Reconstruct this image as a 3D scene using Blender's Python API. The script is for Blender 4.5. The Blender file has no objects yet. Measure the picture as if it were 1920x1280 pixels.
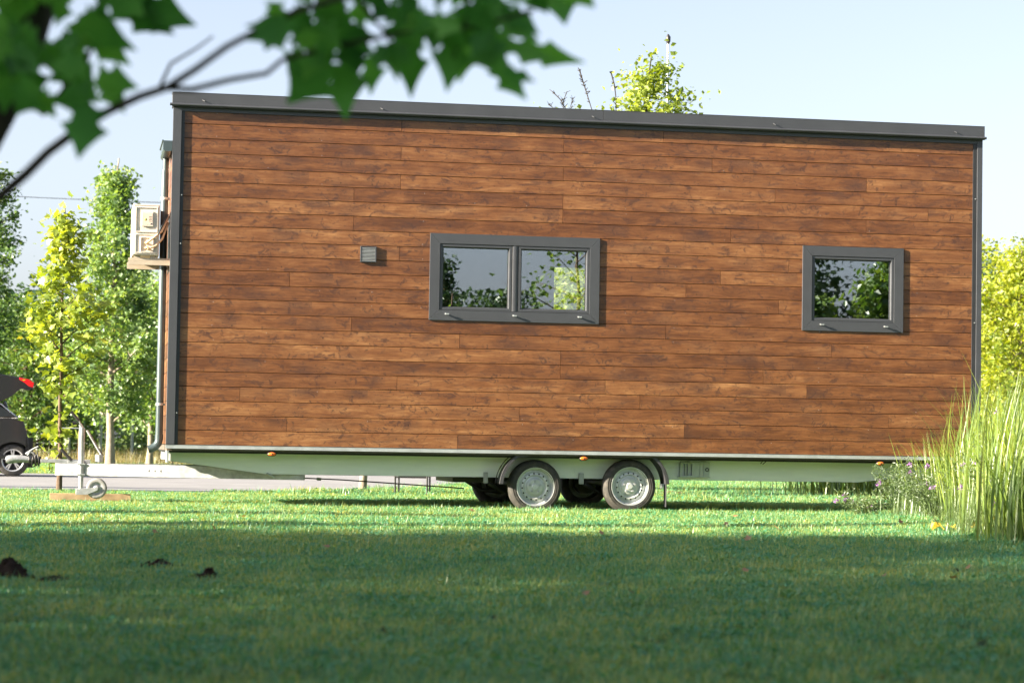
import bpy, math, random
import numpy as np
from mathutils import Vector, Matrix
PI = math.pi
rnd = random.Random(7)
S = bpy.context.scene
# ------------------------------------------------------------------ camera
PITCH, ROLL, YAW = 0.043329, 0.016408, 0.182669
FPX, CAM_Z = 4400.0, 0.655
Fw = Vector((0, math.cos(PITCH), math.sin(PITCH)))
R0 = Vector((1, 0, 0)); U0 = R0.cross(Fw)
Rt = R0*math.cos(ROLL) + U0*math.sin(ROLL); Up = -R0*math.sin(ROLL) + U0*math.cos(ROLL)
cam_d = bpy.data.cameras.new('camera'); cam = bpy.data.objects.new('camera', cam_d)
S.collection.objects.link(cam); S.camera = cam
cam.matrix_world = Matrix(((Rt.x, Up.x, -Fw.x, 0), (Rt.y, Up.y, -Fw.y, 0), (Rt.z, Up.z, -Fw.z, CAM_Z), (0, 0, 0, 1)))
cam_d.sensor_width = 36; cam_d.lens = FPX/1920*36
cam_d.clip_start = 0.05; cam_d.clip_end = 2000
cam_d.dof.use_dof = True; cam_d.dof.focus_distance = 22.8; cam_d.dof.aperture_fstop = 4.0
cam_d.dof.aperture_blades = 0
# ------------------------------------------------------------------ light
DX = Vector((math.cos(YAW), math.sin(YAW), 0)); DY = Vector((-math.sin(YAW), math.cos(YAW), 0))
travel = (DX*1.0 + DY*0.21 + Vector((0, 0, -0.36))).normalized()
EL = math.asin(-travel.z); AZ = math.atan2(-travel.x, -travel.y)
sun_d = bpy.data.lights.new('sun', 'SUN'); sun = bpy.data.objects.new('sun', sun_d)
S.collection.objects.link(sun); sun_d.energy = 5.0; sun_d.angle = math.radians(0.6); sun_d.color = (1.0, 0.87, 0.66)
sun.rotation_euler = travel.to_track_quat('-Z', 'Y').to_euler(); sun.location = (-20, 0, 20)
W = bpy.data.worlds.new("World"); S.world = W; W.use_nodes = True
wn = W.node_tree; wn.nodes.clear()
sky = wn.nodes.new('ShaderNodeTexSky'); sky.sky_type = 'NISHITA'; sky.sun_disc = False
sky.sun_elevation = EL; sky.sun_rotation = AZ; sky.air_density = 1.0; sky.dust_density = 2.2; sky.ozone_density = 1.6
bg = wn.nodes.new('ShaderNodeBackground'); bg.inputs[1].default_value = 0.055
wo = wn.nodes.new('ShaderNodeOutputWorld')
bwn = wn.nodes.new('ShaderNodeRGBToBW'); veil = wn.nodes.new('ShaderNodeMix'); veil.data_type = 'RGBA'; veil.inputs[0].default_value = 0.55   # thin high veil of cloud
tintn = wn.nodes.new('ShaderNodeMix'); tintn.data_type = 'RGBA'; tintn.blend_type = 'MULTIPLY'; tintn.inputs[0].default_value = 1; tintn.inputs[7].default_value = (0.95, 0.98, 1.18, 1)
wn.links.new(sky.outputs[0], bwn.inputs[0]); wn.links.new(bwn.outputs[0], tintn.inputs[6]); wn.links.new(sky.outputs[0], veil.inputs[6]); wn.links.new(tintn.outputs[2], veil.inputs[7])
wn.links.new(veil.outputs[2], bg.inputs[0]); wn.links.new(bg.outputs[0], wo.inputs[0])
S.view_settings.view_transform = 'Standard'; S.view_settings.look = 'None'
S.view_settings.gamma = 1; S.view_settings.use_curve_mapping = False
S.view_settings.exposure = 2.5
S.cycles.max_bounces = 8; S.cycles.transparent_max_bounces = 16; S.cycles.transmission_bounces = 6
S.cycles.use_denoising = True
S.cycles.sample_clamp_indirect = 8

# ------------------------------------------------------------------ helpers
def ray(px, py): return Fw + Rt*((px-960)/FPX) - Up*((py-640)/FPX)
def at(px, py, Y):
    v = ray(px, py); v = v*(Y/v.y); return Vector((v.x, v.y, v.z+CAM_Z))
AX, AY, Z0 = -3.24317, 22.12206, 0.5913       # front left foot of the house wall, underside height
ORG = Vector((AX, AY, 0))
def loc(px, py, yl=0.0):                        # house coordinates (x along wall, y depth, z height)
    v = ray(px, py); c = Vector((0, 0, CAM_Z)); o = ORG + DY*yl
    t = (o-c).dot(DY)/v.dot(DY); p = c+v*t-ORG
    return Vector((p.dot(DX), yl, p.z))
def gz(x, y):
    t = min(1, max(0, (y-25)/15)); z = -0.09*t*t*(3-2*t)
    a = min(1, max(0, (x-3.0)/1.5)); b = max(0, 1-abs(y-20)/6)
    z += 0.09*a*a*(3-2*a)*b*b*(3-2*b)*(1 if x < 6 else max(0, 1-(x-6)/3))
    z += 0.012*math.sin(x*0.9+1.3)*math.sin(y*0.55)*(1 if y < 24 else max(0, 1-(y-24)/6))*min(1, max(0, (y-3)/6))
    return z
def tag(o, label=None, cat=None, group=None, kind=None):
    if label: o['label'] = label
    if cat: o['category'] = cat
    if group: o['group'] = group
    if kind: o['kind'] = kind
    return o
def empty(name, p, rz=0, label=None, cat=None, group=None):
    o = bpy.data.objects.new(name, None); S.collection.objects.link(o)
    o.location = p; o.rotation_euler = (0, 0, rz); o.empty_display_size = 0.2
    return tag(o, label, cat, group)
class MB:
    def __init__(s): s.v = []; s.f = []; s.m = []; s.sm = []
    def add(s, vs, fs, m=0, smooth=False):
        b = len(s.v); s.v += [tuple(v) for v in vs]
        for f in fs: s.f.append(tuple(i+b for i in f)); s.m.append(m); s.sm.append(smooth)
    def box(s, x0, x1, y0, y1, z0, z1, m=0):
        s.add([(x0,y0,z0),(x1,y0,z0),(x1,y1,z0),(x0,y1,z0),(x0,y0,z1),(x1,y0,z1),(x1,y1,z1),(x0,y1,z1)],
              [(0,3,2,1),(4,5,6,7),(0,1,5,4),(1,2,6,5),(2,3,7,6),(3,0,4,7)], m)
    def cham(s, x0, x1, y0, y1, z0, z1, c=0.004, m=0):     # box with its front (-y) edges chamfered
        s.add([(x0+c,y0,z0+c),(x1-c,y0,z0+c),(x1-c,y0,z1-c),(x0+c,y0,z1-c),
               (x0,y0+c,z0),(x1,y0+c,z0),(x1,y0+c,z1),(x0,y0+c,z1),
               (x0,y1,z0),(x1,y1,z0),(x1,y1,z1),(x0,y1,z1)],
              [(0,1,2,3),(4,5,1,0),(5,6,2,1),(6,7,3,2),(7,4,0,3),(8,9,5,4),(9,10,6,5),(10,11,7,6),(11,8,4,7),(11,10,9,8)], m)
    def prism(s, poly, y0, y1, m=0):                        # poly in (x,z), counter-clockwise seen from -y
        n = len(poly)
        s.add([(x, y0, z) for x, z in poly]+[(x, y1, z) for x, z in poly],
              [tuple(range(n)), tuple(range(2*n-1, n-1, -1))]+[(i, i+n, (i+1) % n+n, (i+1) % n) for i in range(n)], m)
    def bar(s, a, b, w, h, m=0, up=Vector((0, 0, 1))):     # rectangular bar from a to b
        a = Vector(a); b = Vector(b); t = (b-a).normalized(); sd = t.cross(up).normalized()*w/2; u = sd.cross(t).normalized()*h/2
        s.add([a-sd-u, a+sd-u, a+sd+u, a-sd+u, b-sd-u, b+sd-u, b+sd+u, b-sd+u],
              [(0,3,2,1),(4,5,6,7),(0,1,5,4),(1,2,6,5),(2,3,7,6),(3,0,4,7)], m)
    def tube(s, pts, r, n=10, m=0, cap=True):
        pts = [Vector(p) for p in pts]; k = len(pts)
        rs = r if isinstance(r, (list, tuple)) else [r]*k
        vs = []; pr = None
        for i, p in enumerate(pts):
            t = (pts[min(i+1, k-1)]-pts[max(i-1, 0)]).normalized()
            if pr is None: u = t.orthogonal().normalized()
            else: u = (pr-t*pr.dot(t)).normalized()
            pr = u; w = t.cross(u)
            for j in range(n):
                a = 2*PI*j/n; vs.append(p+(u*math.cos(a)+w*math.sin(a))*rs[i])
        fs = [(i*n+j, i*n+(j+1) % n, (i+1)*n+(j+1) % n, (i+1)*n+j) for i in range(k-1) for j in range(n)]
        s.add(vs, fs, m, True)
        if cap: s.add(vs[:n], [tuple(range(n-1, -1, -1))], m); s.add(vs[-n:], [tuple(range(n))], m)
    def bands(s, prof, c, n=48, m=0):
        for a, b_ in zip(prof, prof[1:]): s.lathe([a, b_], c, n, m)
    def lathe(s, prof, c, n=48, m=0, smooth=True, closed=False):   # prof (r, y) turned about the y axis through c
        c = Vector(c); vs = []; k = len(prof)
        for r, y in prof:
            for j in range(n):
                a = 2*PI*j/n; vs.append((c.x+r*math.cos(a), c.y+y, c.z+r*math.sin(a)))
        fs = [(i*n+j, i*n+(j+1) % n, (i+1)*n+(j+1) % n, (i+1)*n+j) for i in range(k-1) for j in range(n)]
        s.add(vs, fs, m, smooth)
    def build(s, name, mats, parent=None, bevel=0, loc=None):
        me = bpy.data.meshes.new(name); me.from_pydata(s.v, [], s.f)
        for mt in (mats if isinstance(mats, (list, tuple)) else [mats]): me.materials.append(mt)
        me.polygons.foreach_set('material_index', s.m); me.polygons.foreach_set('use_smooth', s.sm); me.update()
        o = bpy.data.objects.new(name, me); S.collection.objects.link(o)
        if parent: o.parent = parent
        if loc: o.location = loc
        if bevel:
            b = o.modifiers.new('bevel', 'BEVEL'); b.width = bevel; b.segments = 2; b.limit_method = 'ANGLE'; b.angle_limit = math.radians(40)
        return o
def arc(c, r, a0, a1, n, y=0):
    return [(c[0]+r*math.cos(math.radians(a0+(a1-a0)*i/n)), y, c[1]+r*math.sin(math.radians(a0+(a1-a0)*i/n))) for i in range(n+1)]
def np_mesh(name, V, F, mats, parent=None, attr=None, smooth=False):
    me = bpy.data.meshes.new(name); n = F.shape[1]
    me.vertices.add(len(V)); me.vertices.foreach_set('co', V.astype(np.float32).ravel())
    me.loops.add(F.size); me.loops.foreach_set('vertex_index', F.astype(np.int32).ravel())
    me.polygons.add(len(F)); me.polygons.foreach_set('loop_start', np.arange(0, F.size, n, dtype=np.int32))
    me.polygons.foreach_set('loop_total', np.full(len(F), n, dtype=np.int32))
    me.polygons.foreach_set('use_smooth', np.full(len(F), smooth))
    for mt in (mats if isinstance(mats, (list, tuple)) else [mats]): me.materials.append(mt)
    if attr is not None:
        a = me.attributes.new('rnd', 'FLOAT', 'POINT'); a.data.foreach_set('value', attr.astype(np.float32))
    me.update(calc_edges=True); me.validate()
    o = bpy.data.objects.new(name, me)
    if parent is not False:
        S.collection.objects.link(o)
        if parent: o.parent = parent
    return o

# ------------------------------------------------------------------ materials
class N:                                        # small node builder
    def __init__(s, name):
        s.mat = bpy.data.materials.new(name); s.mat.use_nodes = True; s.t = s.mat.node_tree
        s.bsdf = s.t.nodes['Principled BSDF']; s.out = s.t.nodes['Material Output']
    def n(s, typ, **kw):
        nd = s.t.nodes.new(typ)
        for k, v in kw.items():
            if k[0] == '_': setattr(nd, k[1:], v)
        return nd
    def l(s, a, b): s.t.links.new(a, b)
    def math(s, op, a, b=None, c=None, clamp=False):
        nd = s.t.nodes.new('ShaderNodeMath'); nd.operation = op; nd.use_clamp = clamp
        for i, x in enumerate((a, b, c)):
            if x is None: continue
            if isinstance(x, (int, float)): nd.inputs[i].default_value = x
            else: s.l(x, nd.inputs[i])
        return nd.outputs[0]
    def noise(s, vec, scale, detail=3, rough=0.5, dist=0):
        nd = s.t.nodes.new('ShaderNodeTexNoise'); nd.inputs['Scale'].default_value = scale
        nd.inputs['Detail'].default_value = detail; nd.inputs['Roughness'].default_value = rough; nd.inputs['Distortion'].default_value = dist
        if vec is not None: s.l(vec, nd.inputs['Vector'])
        return nd.outputs['Fac']
    def mapv(s, vec, sc=(1, 1, 1)):
        nd = s.t.nodes.new('ShaderNodeMapping'); nd.inputs['Scale'].default_value = sc; s.l(vec, nd.inputs['Vector']); return nd.outputs[0]
    def ramp(s, fac, stops, interp='LINEAR'):
        nd = s.t.nodes.new('ShaderNodeValToRGB'); cr = nd.color_ramp; cr.interpolation = interp
        while len(cr.elements) < len(stops): cr.elements.new(0.5)
        for e, (p, c) in zip(cr.elements, stops):
            e.position = p; e.color = (*c, 1) if len(c) == 3 else c
        s.l(fac, nd.inputs[0]); return nd.outputs[0]
    def mix(s, fac, a, b, mode='MIX'):
        nd = s.t.nodes.new('ShaderNodeMix'); nd.data_type = 'RGBA'; nd.blend_type = mode
        for i, x in ((0, fac), (6, a), (7, b)):
            if isinstance(x, (int, float)): nd.inputs[i].default_value = x
            elif isinstance(x, tuple): nd.inputs[i].default_value = (*x, 1)
            else: s.l(x, nd.inputs[i])
        return nd.outputs[2]
    def obj(s): return s.n('ShaderNodeTexCoord').outputs['Object']
    def attr(s, name): 
        nd = s.n('ShaderNodeAttribute'); nd.attribute_name = name; return nd.outputs['Fac']
    def bump(s, h, strength=0.3, dist=0.01):
        nd = s.n('ShaderNodeBump'); nd.inputs['Strength'].default_value = strength; nd.inputs['Distance'].default_value = dist
        s.l(h, nd.inputs['Height']); s.l(nd.outputs[0], s.bsdf.inputs['Normal'])
    def col(s, c):
        if isinstance(c, tuple): s.bsdf.inputs['Base Color'].default_value = (*c, 1)
        else: s.l(c, s.bsdf.inputs['Base Color'])
    def set(s, **kw):
        for k, v in kw.items(): 
            i = s.bsdf.inputs[k.replace('_', ' ')]
            if isinstance(v, (int, float)): i.default_value = v
            else: s.l(v, i)
        return s
def plain(name, c, rough=0.5, metal=0.0, var=0.12, scale=6, spec=0.5, bump=0, coat=0):
    m = N(name); v = m.obj(); f = m.noise(v, scale, 5, 0.6)
    lo = tuple(x*(1-var) for x in c); hi = tuple(min(1, x*(1+var)) for x in c)
    m.col(m.ramp(f, [(0.3, lo), (0.7, hi)])); m.set(Roughness=m.math('MULTIPLY_ADD', f, 0.2, rough-0.1), Metallic=metal)
    m.bsdf.inputs['Specular IOR Level'].default_value = spec
    if coat: m.bsdf.inputs['Coat Weight'].default_value = coat
    if bump: m.bump(m.noise(v, scale*12, 3), 0.3, bump)
    return m.mat
def leafmat(name, stops, trans=0.5, tcol=(1.3, 1.25, 0.4), rough=0.45, clump=1.2, gloss=0.06):
    m = N(name); v = m.obj()
    f = m.math('ADD', m.math('MULTIPLY', m.attr('rnd'), 0.36), m.math('MULTIPLY_ADD', m.noise(v, clump, 4), 1.0, -0.14))
    c = m.ramp(f, stops)
    d = m.n('ShaderNodeBsdfDiffuse'); m.l(c, d.inputs[0])
    t = m.n('ShaderNodeBsdfTranslucent'); m.l(m.mix(1.0, c, tcol, 'MULTIPLY'), t.inputs[0])
    g = m.n('ShaderNodeBsdfGlossy'); g.inputs['Roughness'].default_value = rough; g.inputs[0].default_value = (0.9, 0.95, 1, 1)
    a = m.n('ShaderNodeMixShader'); a.inputs[0].default_value = trans; m.l(d.outputs[0], a.inputs[1]); m.l(t.outputs[0], a.inputs[2])
    b = m.n('ShaderNodeMixShader'); b.inputs[0].default_value = gloss; m.l(a.outputs[0], b.inputs[1]); m.l(g.outputs[0], b.inputs[2])
    m.l(b.outputs[0], m.out.inputs[0]); return m.mat
M = {}
M['anthracite'] = plain('anthracite_metal', (0.046, 0.050, 0.060), 0.42, 0, 0.1, 3, 0.5)
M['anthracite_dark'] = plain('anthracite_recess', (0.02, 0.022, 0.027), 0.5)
M['frame'] = plain('window_frame_foil', (0.046, 0.050, 0.060), 0.42, 0, 0.06, 8, 0.45)
M['gasket'] = plain('black_gasket', (0.012, 0.012, 0.013), 0.5)
M['galv'] = plain('galvanised_steel', (0.42, 0.45, 0.47), 0.42, 0.55, 0.18, 5, 0.5)
M['galv_white'] = plain('bright_galvanised_steel', (0.34, 0.355, 0.38), 0.42, 0.40, 0.28, 11, 0.5)
M['black'] = plain('black_plastic', (0.02, 0.02, 0.022), 0.45, 0, 0.2, 10, 0.5)
M['fender'] = plain('grey_plastic_fender', (0.035, 0.036, 0.042), 0.5, 0, 0.2, 6)
M['rim'] = plain('silver_painted_rim', (0.50, 0.52, 0.53), 0.38, 0.4, 0.15, 14, 0.5)
M['rimhole'] = plain('dark_rim_hole', (0.012, 0.012, 0.012), 0.8)
M['white_plastic'] = plain('cream_plastic', (0.60, 0.54, 0.48), 0.45, 0, 0.05, 4)
M['pinewood'] = plain('pine_block', (0.34, 0.25, 0.15), 0.75, 0, 0.3, 9, 0.2, 0.002)
M['amber'] = plain('amber_reflector', (0.75, 0.16, 0.02), 0.25, 0, 0.1, 20)
M['red'] = plain('red_lamp', (0.55, 0.01, 0.015), 0.2)
M['gutter'] = plain('gutter_paint', (0.055, 0.078, 0.088), 0.35, 0.2, 0.1, 5)
M['copperpipe'] = plain('insulated_pipe', (0.75, 0.52, 0.33), 0.6)
M['roof'] = plain('roof_sheet', (0.06, 0.065, 0.075), 0.45)
M['inside'] = plain('interior_panel', (0.10, 0.085, 0.07), 0.7)
M['soil'] = plain('molehill_soil', (0.028, 0.019, 0.014), 0.95, 0, 0.5, 30, 0.1, 0.01)
# rubber
m = N('tyre_rubber'); f = m.noise(m.obj(), 18, 5, 0.7)
m.col(m.ramp(f, [(0.3, (0.018, 0.018, 0.019)), (0.55, (0.045, 0.042, 0.038)), (0.8, (0.11, 0.095, 0.08))])); m.set(Roughness=0.75); M['rubber'] = m.mat
# galvanised chassis: spangle, drips, greenish shade and grass bounce painted in near the top
m = N('chassis_steel'); v = m.obj()
f = m.noise(m.mapv(v, (0.7, 1, 5)), 3, 6, 0.65); g = m.noise(m.mapv(v, (6, 1, 1.2)), 4, 4, 0.6)
c = m.ramp(f, [(0.25, (0.72, 0.76, 0.80)), (0.75, (0.86, 0.89, 0.92))])
sp = m.n('ShaderNodeSeparateXYZ'); m.l(v, sp.inputs[0])
top = m.math('MULTIPLY', m.math('MULTIPLY_ADD', sp.outputs[2], 7.0, -3.15, True), m.math('MULTIPLY_ADD', g, 1.2, 0.1, True), None, True)
c = m.mix(top, c, (0.64, 0.70, 0.62)); m.col(c)
m.set(Metallic=0.1, Roughness=m.math('MULTIPLY_ADD', f, 0.25, 0.28)); M['chassis'] = m.mat
# stained boards
m = N('stained_pine_boards')
uv = m.n('ShaderNodeUVMap'); uv.uv_map = 'board_uv'; sp = m.n('ShaderNodeSeparateXYZ'); m.l(uv.outputs[0], sp.inputs[0])
u, vv = sp.outputs[0], sp.outputs[1]; b = m.attr('board')
cb = m.n('ShaderNodeCombineXYZ'); m.l(m.math('MULTIPLY_ADD', b, 57.3, u), cb.inputs[0]); m.l(m.math('MULTIPLY', b, 91.7), cb.inputs[1]); m.l(vv, cb.inputs[2])
P = cb.outputs[0]
def knots(freq, seed, r0):
    vo = m.n('ShaderNodeTexVoronoi'); vo.voronoi_dimensions = '1D'; vo.inputs['Scale'].default_value = 1.0
    m.l(m.math('MULTIPLY_ADD', b, 31.7+seed, m.math('MULTIPLY', u, freq)), vo.inputs['W'])
    dx = m.math('DIVIDE', vo.outputs['Distance'], freq)
    sc = m.n('ShaderNodeSeparateColor'); m.l(vo.outputs['Color'], sc.inputs[0])
    dz = m.math('SUBTRACT', vv, m.math('MULTIPLY_ADD', sc.outputs[0], 0.12, 0.012))
    dz2 = m.math('MULTIPLY', dz, dz)
    on = m.math('GREATER_THAN', sc.outputs[1], 0.45)
    nn = m.math('MULTIPLY', m.noise(P, 22, 2), 0.03)
    k = m.math('SUBTRACT', m.math('SQRT', m.math('ADD', m.math('MULTIPLY', dx, dx), dz2)), m.math('SUBTRACT', nn, 0.015))
    core = m.math('MULTIPLY', on, m.math('SUBTRACT', 1.0, m.math('DIVIDE', m.math('SUBTRACT', k, r0*0.6), r0*0.7, None, True), None, True))
    dx2 = m.math('MULTIPLY', dx, 0.42)
    h = m.math('SUBTRACT', m.math('SQRT', m.math('ADD', m.math('MULTIPLY', dx2, dx2), m.math('MULTIPLY', dz2, 0.7))), m.math('MULTIPLY', nn, 1.6))
    halo = m.math('MULTIPLY', m.math('MULTIPLY', on, sc.outputs[2]), m.math('SUBTRACT', 1.0, m.math('DIVIDE', h, 0.060, None, True), None, True))
    return core, halo, k
k1, h1, kd = knots(1.7, 0.0, 0.010); k2, h2, _ = knots(3.1, 5.3, 0.005)
warp = m.math('DIVIDE', 0.004, m.math('ADD', kd, 0.03))
n1 = m.noise(m.mapv(P, (1.3, 1, 9)), 1.6, 4, 0.6)                      # soft long patches
n2 = m.noise(m.mapv(P, (2.2, 1, 95)), 2.0, 4, 0.65)                    # grain
n3 = m.noise(m.mapv(P, (5.0, 1, 18)), 1.5, 3, 0.5)
wv = m.n('ShaderNodeTexWave'); wv.wave_type = 'BANDS'; wv.bands_direction = 'Z'; wv.inputs['Scale'].default_value = 9
wv.inputs['Distortion'].default_value = 4; wv.inputs['Detail'].default_value = 2; wv.inputs['Detail Scale'].default_value = 0.8
cb2 = m.n('ShaderNodeCombineXYZ'); sp2 = m.n('ShaderNodeSeparateXYZ'); m.l(P, sp2.inputs[0])
m.l(m.math('MULTIPLY', sp2.outputs[0], 0.32), cb2.inputs[0]); m.l(sp2.outputs[1], cb2.inputs[1]); m.l(m.math('ADD', sp2.outputs[2], warp), cb2.inputs[2])
m.l(cb2.outputs[0], wv.inputs['Vector'])
br = m.n('ShaderNodeTexWhiteNoise'); br.noise_dimensions = '1D'; m.l(b, br.inputs['W'])
tone = m.math('ADD', m.math('MULTIPLY_ADD', n1, 0.95, -0.22), m.math('MULTIPLY', br.outputs['Value'], 0.22))
tone = m.math('ADD', tone, m.math('MULTIPLY', m.math('SUBTRACT', n2, 0.5), 0.55))
tone = m.math('ADD', tone, m.math('MULTIPLY', m.math('SUBTRACT', m.noise(m.mapv(P, (3.2, 1, 5)), 2.0, 5, 0.7, 0.6), 0.5), 0.45))
tone = m.math('ADD', tone, m.math('MULTIPLY', m.math('SUBTRACT', wv.outputs['Fac'], 0.5), 0.06))
c = m.ramp(tone, [(0.12, (0.084, 0.031, 0.013)), (0.34, (0.150, 0.059, 0.023)), (0.52, (0.204, 0.089, 0.036)), (0.77, (0.33, 0.165, 0.070))])
lng = m.math('MULTIPLY', m.math('DIVIDE', m.math('SUBTRACT', m.noise(m.mapv(P, (0.55, 1, 4.5)), 2.0, 5, 0.7), 0.50), 0.22, None, True), 0.38)
c = m.mix(lng, c, (0.062, 0.024, 0.014))
blot = m.math('MULTIPLY', m.math('DIVIDE', m.math('SUBTRACT', m.noise(m.mapv(P, (1.6, 1, 6)), 2.6, 6, 0.75, 0.4), 0.535), 0.09, None, True), 0.55)
c = m.mix(blot, c, (0.055, 0.026, 0.020))
hal = m.math('MULTIPLY', m.math('ADD', h1, m.math('MULTIPLY', h2, 0.6), None, True), 0.42)
smu = m.math('MULTIPLY', m.math('DIVIDE', m.math('SUBTRACT', m.noise(m.mapv(P, (6.0, 1, 8.5)), 1.7, 6, 0.72, 0.9), 0.555), 0.06, None, True), 0.72)
c = m.mix(smu, c, (0.052, 0.024, 0.018))
c = m.mix(hal, c, (0.040, 0.023, 0.022))
c = m.mix(m.math('MULTIPLY', k1, 0.55), c, (0.075, 0.030, 0.012)); c = m.mix(m.math('MULTIPLY', k2, 0.8), c, (0.030, 0.013, 0.008))
c = m.mix(m.math('MULTIPLY', m.math('DIVIDE', m.math('SUBTRACT', n3, 0.64), 0.1, None, True), 0.14), c, (0.36, 0.17, 0.075))
m.col(c); m.set(Roughness=m.math('MULTIPLY_ADD', n2, 0.22, 0.24)); m.bsdf.inputs['Specular IOR Level'].default_value = 0.38; m.set(Coat_Weight=0.12, Coat_Roughness=0.25)
m.bump(m.math('ADD', n2, m.math('MULTIPLY', wv.outputs['Fac'], 0.3)), 0.35, 0.0022); M['boards'] = m.mat
m = N('groove_backing'); m.col((0.012, 0.007, 0.005)); m.set(Roughness=0.9); M['backing'] = m.mat
# glass
m = N('coated_window_glass'); g = m.n('ShaderNodeBsdfGlossy'); g.inputs['Roughness'].default_value = 0.0; g.inputs[0].default_value = (0.80, 0.86, 0.92, 1)
t = m.n('ShaderNodeBsdfTransparent'); t.inputs[0].default_value = (1.0, 1.0, 0.98, 1)
fr = m.n('ShaderNodeFresnel'); fr.inputs[0].default_value = 1.5
mx = m.n('ShaderNodeMixShader'); m.l(m.math('MULTIPLY_ADD', fr.outputs[0], 1.0, 0.20, True), mx.inputs[0])
m.l(t.outputs[0], mx.inputs[1]); m.l(g.outputs[0], mx.inputs[2]); m.l(mx.outputs[0], m.out.inputs[0]); M['glass'] = m.mat
m = N('tinted_car_glass'); m.col((0.02, 0.025, 0.03)); m.set(Roughness=0.05); M['carglass'] = m.mat
m = N('black_car_paint'); m.col((0.012, 0.012, 0.015)); m.set(Roughness=0.25, Coat_Weight=0.5, Coat_Roughness=0.05); M['carpaint'] = m.mat
M['alloy'] = plain('alloy_wheel', (0.62, 0.62, 0.64), 0.3, 0.7)
M['chrome'] = plain('chrome_strip', (0.75, 0.75, 0.77), 0.15, 0.9)
# ground
m = N('lawn_soil'); v = m.n('ShaderNodeNewGeometry').outputs['Position']
n1 = m.noise(v, 0.55, 5, 0.6); n2 = m.noise(v, 9, 4, 0.6)
c = m.ramp(m.math('ADD', m.math('MULTIPLY', n1, 0.6), m.math('MULTIPLY', n2, 0.4)), [(0.35, (0.040, 0.075, 0.018)), (0.5, (0.085, 0.135, 0.028)), (0.66, (0.15, 0.19, 0.045))])
m.col(c); m.set(Roughness=0.95); m.bsdf.inputs['Specular IOR Level'].default_value = 0.1; m.bump(m.noise(v, 14, 4), 0.8, 0.05); M['lawn'] = m.mat
m = N('asphalt_road'); v = m.n('ShaderNodeNewGeometry').outputs['Position']
c = m.ramp(m.noise(v, 1.2, 6, 0.65), [(0.3, (0.17, 0.17, 0.185)), (0.7, (0.24, 0.24, 0.255))]); m.col(c); m.set(Roughness=0.85); m.bump(m.noise(v, 90, 2), 0.4, 0.004); M['road'] = m.mat
# bark
def bark(name, a, b):
    m = N(name); v = m.obj(); f = m.noise(m.mapv(v, (1, 1, 0.25)), 30, 5, 0.65)
    m.col(m.ramp(f, [(0.3, a), (0.7, b)])); m.set(Roughness=0.9); m.bsdf.inputs['Specular IOR Level'].default_value = 0.15; m.bump(f, 0.6, 0.01); return m.mat
M['bark'] = bark('brown_bark', (0.06, 0.04, 0.028), (0.16, 0.12, 0.09)); M['bark_pale'] = bark('pale_bark', (0.16, 0.13, 0.10), (0.34, 0.30, 0.25))
M['bark_dark'] = bark('dark_bark', (0.02, 0.017, 0.014), (0.06, 0.05, 0.04))
G = lambda *a: list(a)
def grassmat():
    m = N('grass_blades'); pos = m.n('ShaderNodeNewGeometry').outputs['Position']
    big = m.noise(pos, 0.45, 4, 0.6); mid_ = m.noise(pos, 2.2, 4, 0.65); dry = m.noise(m.mapv(pos, (1, 1.6, 1)), 0.9, 5, 0.7)
    f = m.math('ADD', m.math('MULTIPLY', m.attr('rnd'), 0.34), m.math('ADD', m.math('MULTIPLY', big, 0.36), m.math('MULTIPLY', mid_, 0.32)))
    c = m.ramp(f, [(0.22, (0.024, 0.155, 0.095)), (0.46, (0.078, 0.28, 0.145)), (0.58, (0.25, 0.375, 0.12)), (0.8, (0.52, 0.52, 0.20))])
    c = m.mix(m.math('MULTIPLY', m.math('DIVIDE', m.math('SUBTRACT', dry, 0.56), 0.12, None, True), 0.18), c, (0.22, 0.20, 0.095))
    d = m.n('ShaderNodeBsdfDiffuse'); m.l(c, d.inputs[0]); t = m.n('ShaderNodeBsdfTranslucent'); m.l(m.mix(1.0, c, (2.0, 1.35, 0.40), 'MULTIPLY'), t.inputs[0])
    g = m.n('ShaderNodeBsdfGlossy'); g.inputs['Roughness'].default_value = 0.42
    a = m.n('ShaderNodeMixShader'); a.inputs[0].default_value = 0.42; m.l(d.outputs[0], a.inputs[1]); m.l(t.outputs[0], a.inputs[2])
    b = m.n('ShaderNodeMixShader'); b.inputs[0].default_value = 0.06; m.l(a.outputs[0], b.inputs[1]); m.l(g.outputs[0], b.inputs[2]); m.l(b.outputs[0], m.out.inputs[0]); return m.mat
M['grass'] = grassmat()
M['leaf_young'] = leafmat('yellow_green_maple_leaf', [(0.2, (0.10, 0.16, 0.02)), (0.5, (0.22, 0.30, 0.04)), (0.75, (0.36, 0.42, 0.06)), (0.95, (0.48, 0.38, 0.06))], 0.5, (1.3, 1.2, 0.35))
M['leaf_mid'] = leafmat('mid_green_leaf', [(0.2, (0.035, 0.085, 0.025)), (0.5, (0.085, 0.17, 0.04)), (0.8, (0.18, 0.26, 0.06))], 0.45)
M['leaf_pale'] = leafmat('pale_green_leaf', [(0.2, (0.06, 0.13, 0.05)), (0.5, (0.16, 0.27, 0.09)), (0.8, (0.32, 0.42, 0.15))], 0.5)
M['leaf_yellow'] = leafmat('yellow_tree_leaf', [(0.2, (0.09, 0.17, 0.02)), (0.5, (0.27, 0.33, 0.03)), (0.8, (0.44, 0.45, 0.05))], 0.5, (1.25, 1.25, 0.3))
M['leaf_dark'] = leafmat('dark_green_leaf', [(0.2, (0.015, 0.042, 0.018)), (0.5, (0.035, 0.08, 0.03)), (0.8, (0.07, 0.13, 0.04))], 0.35)
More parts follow.
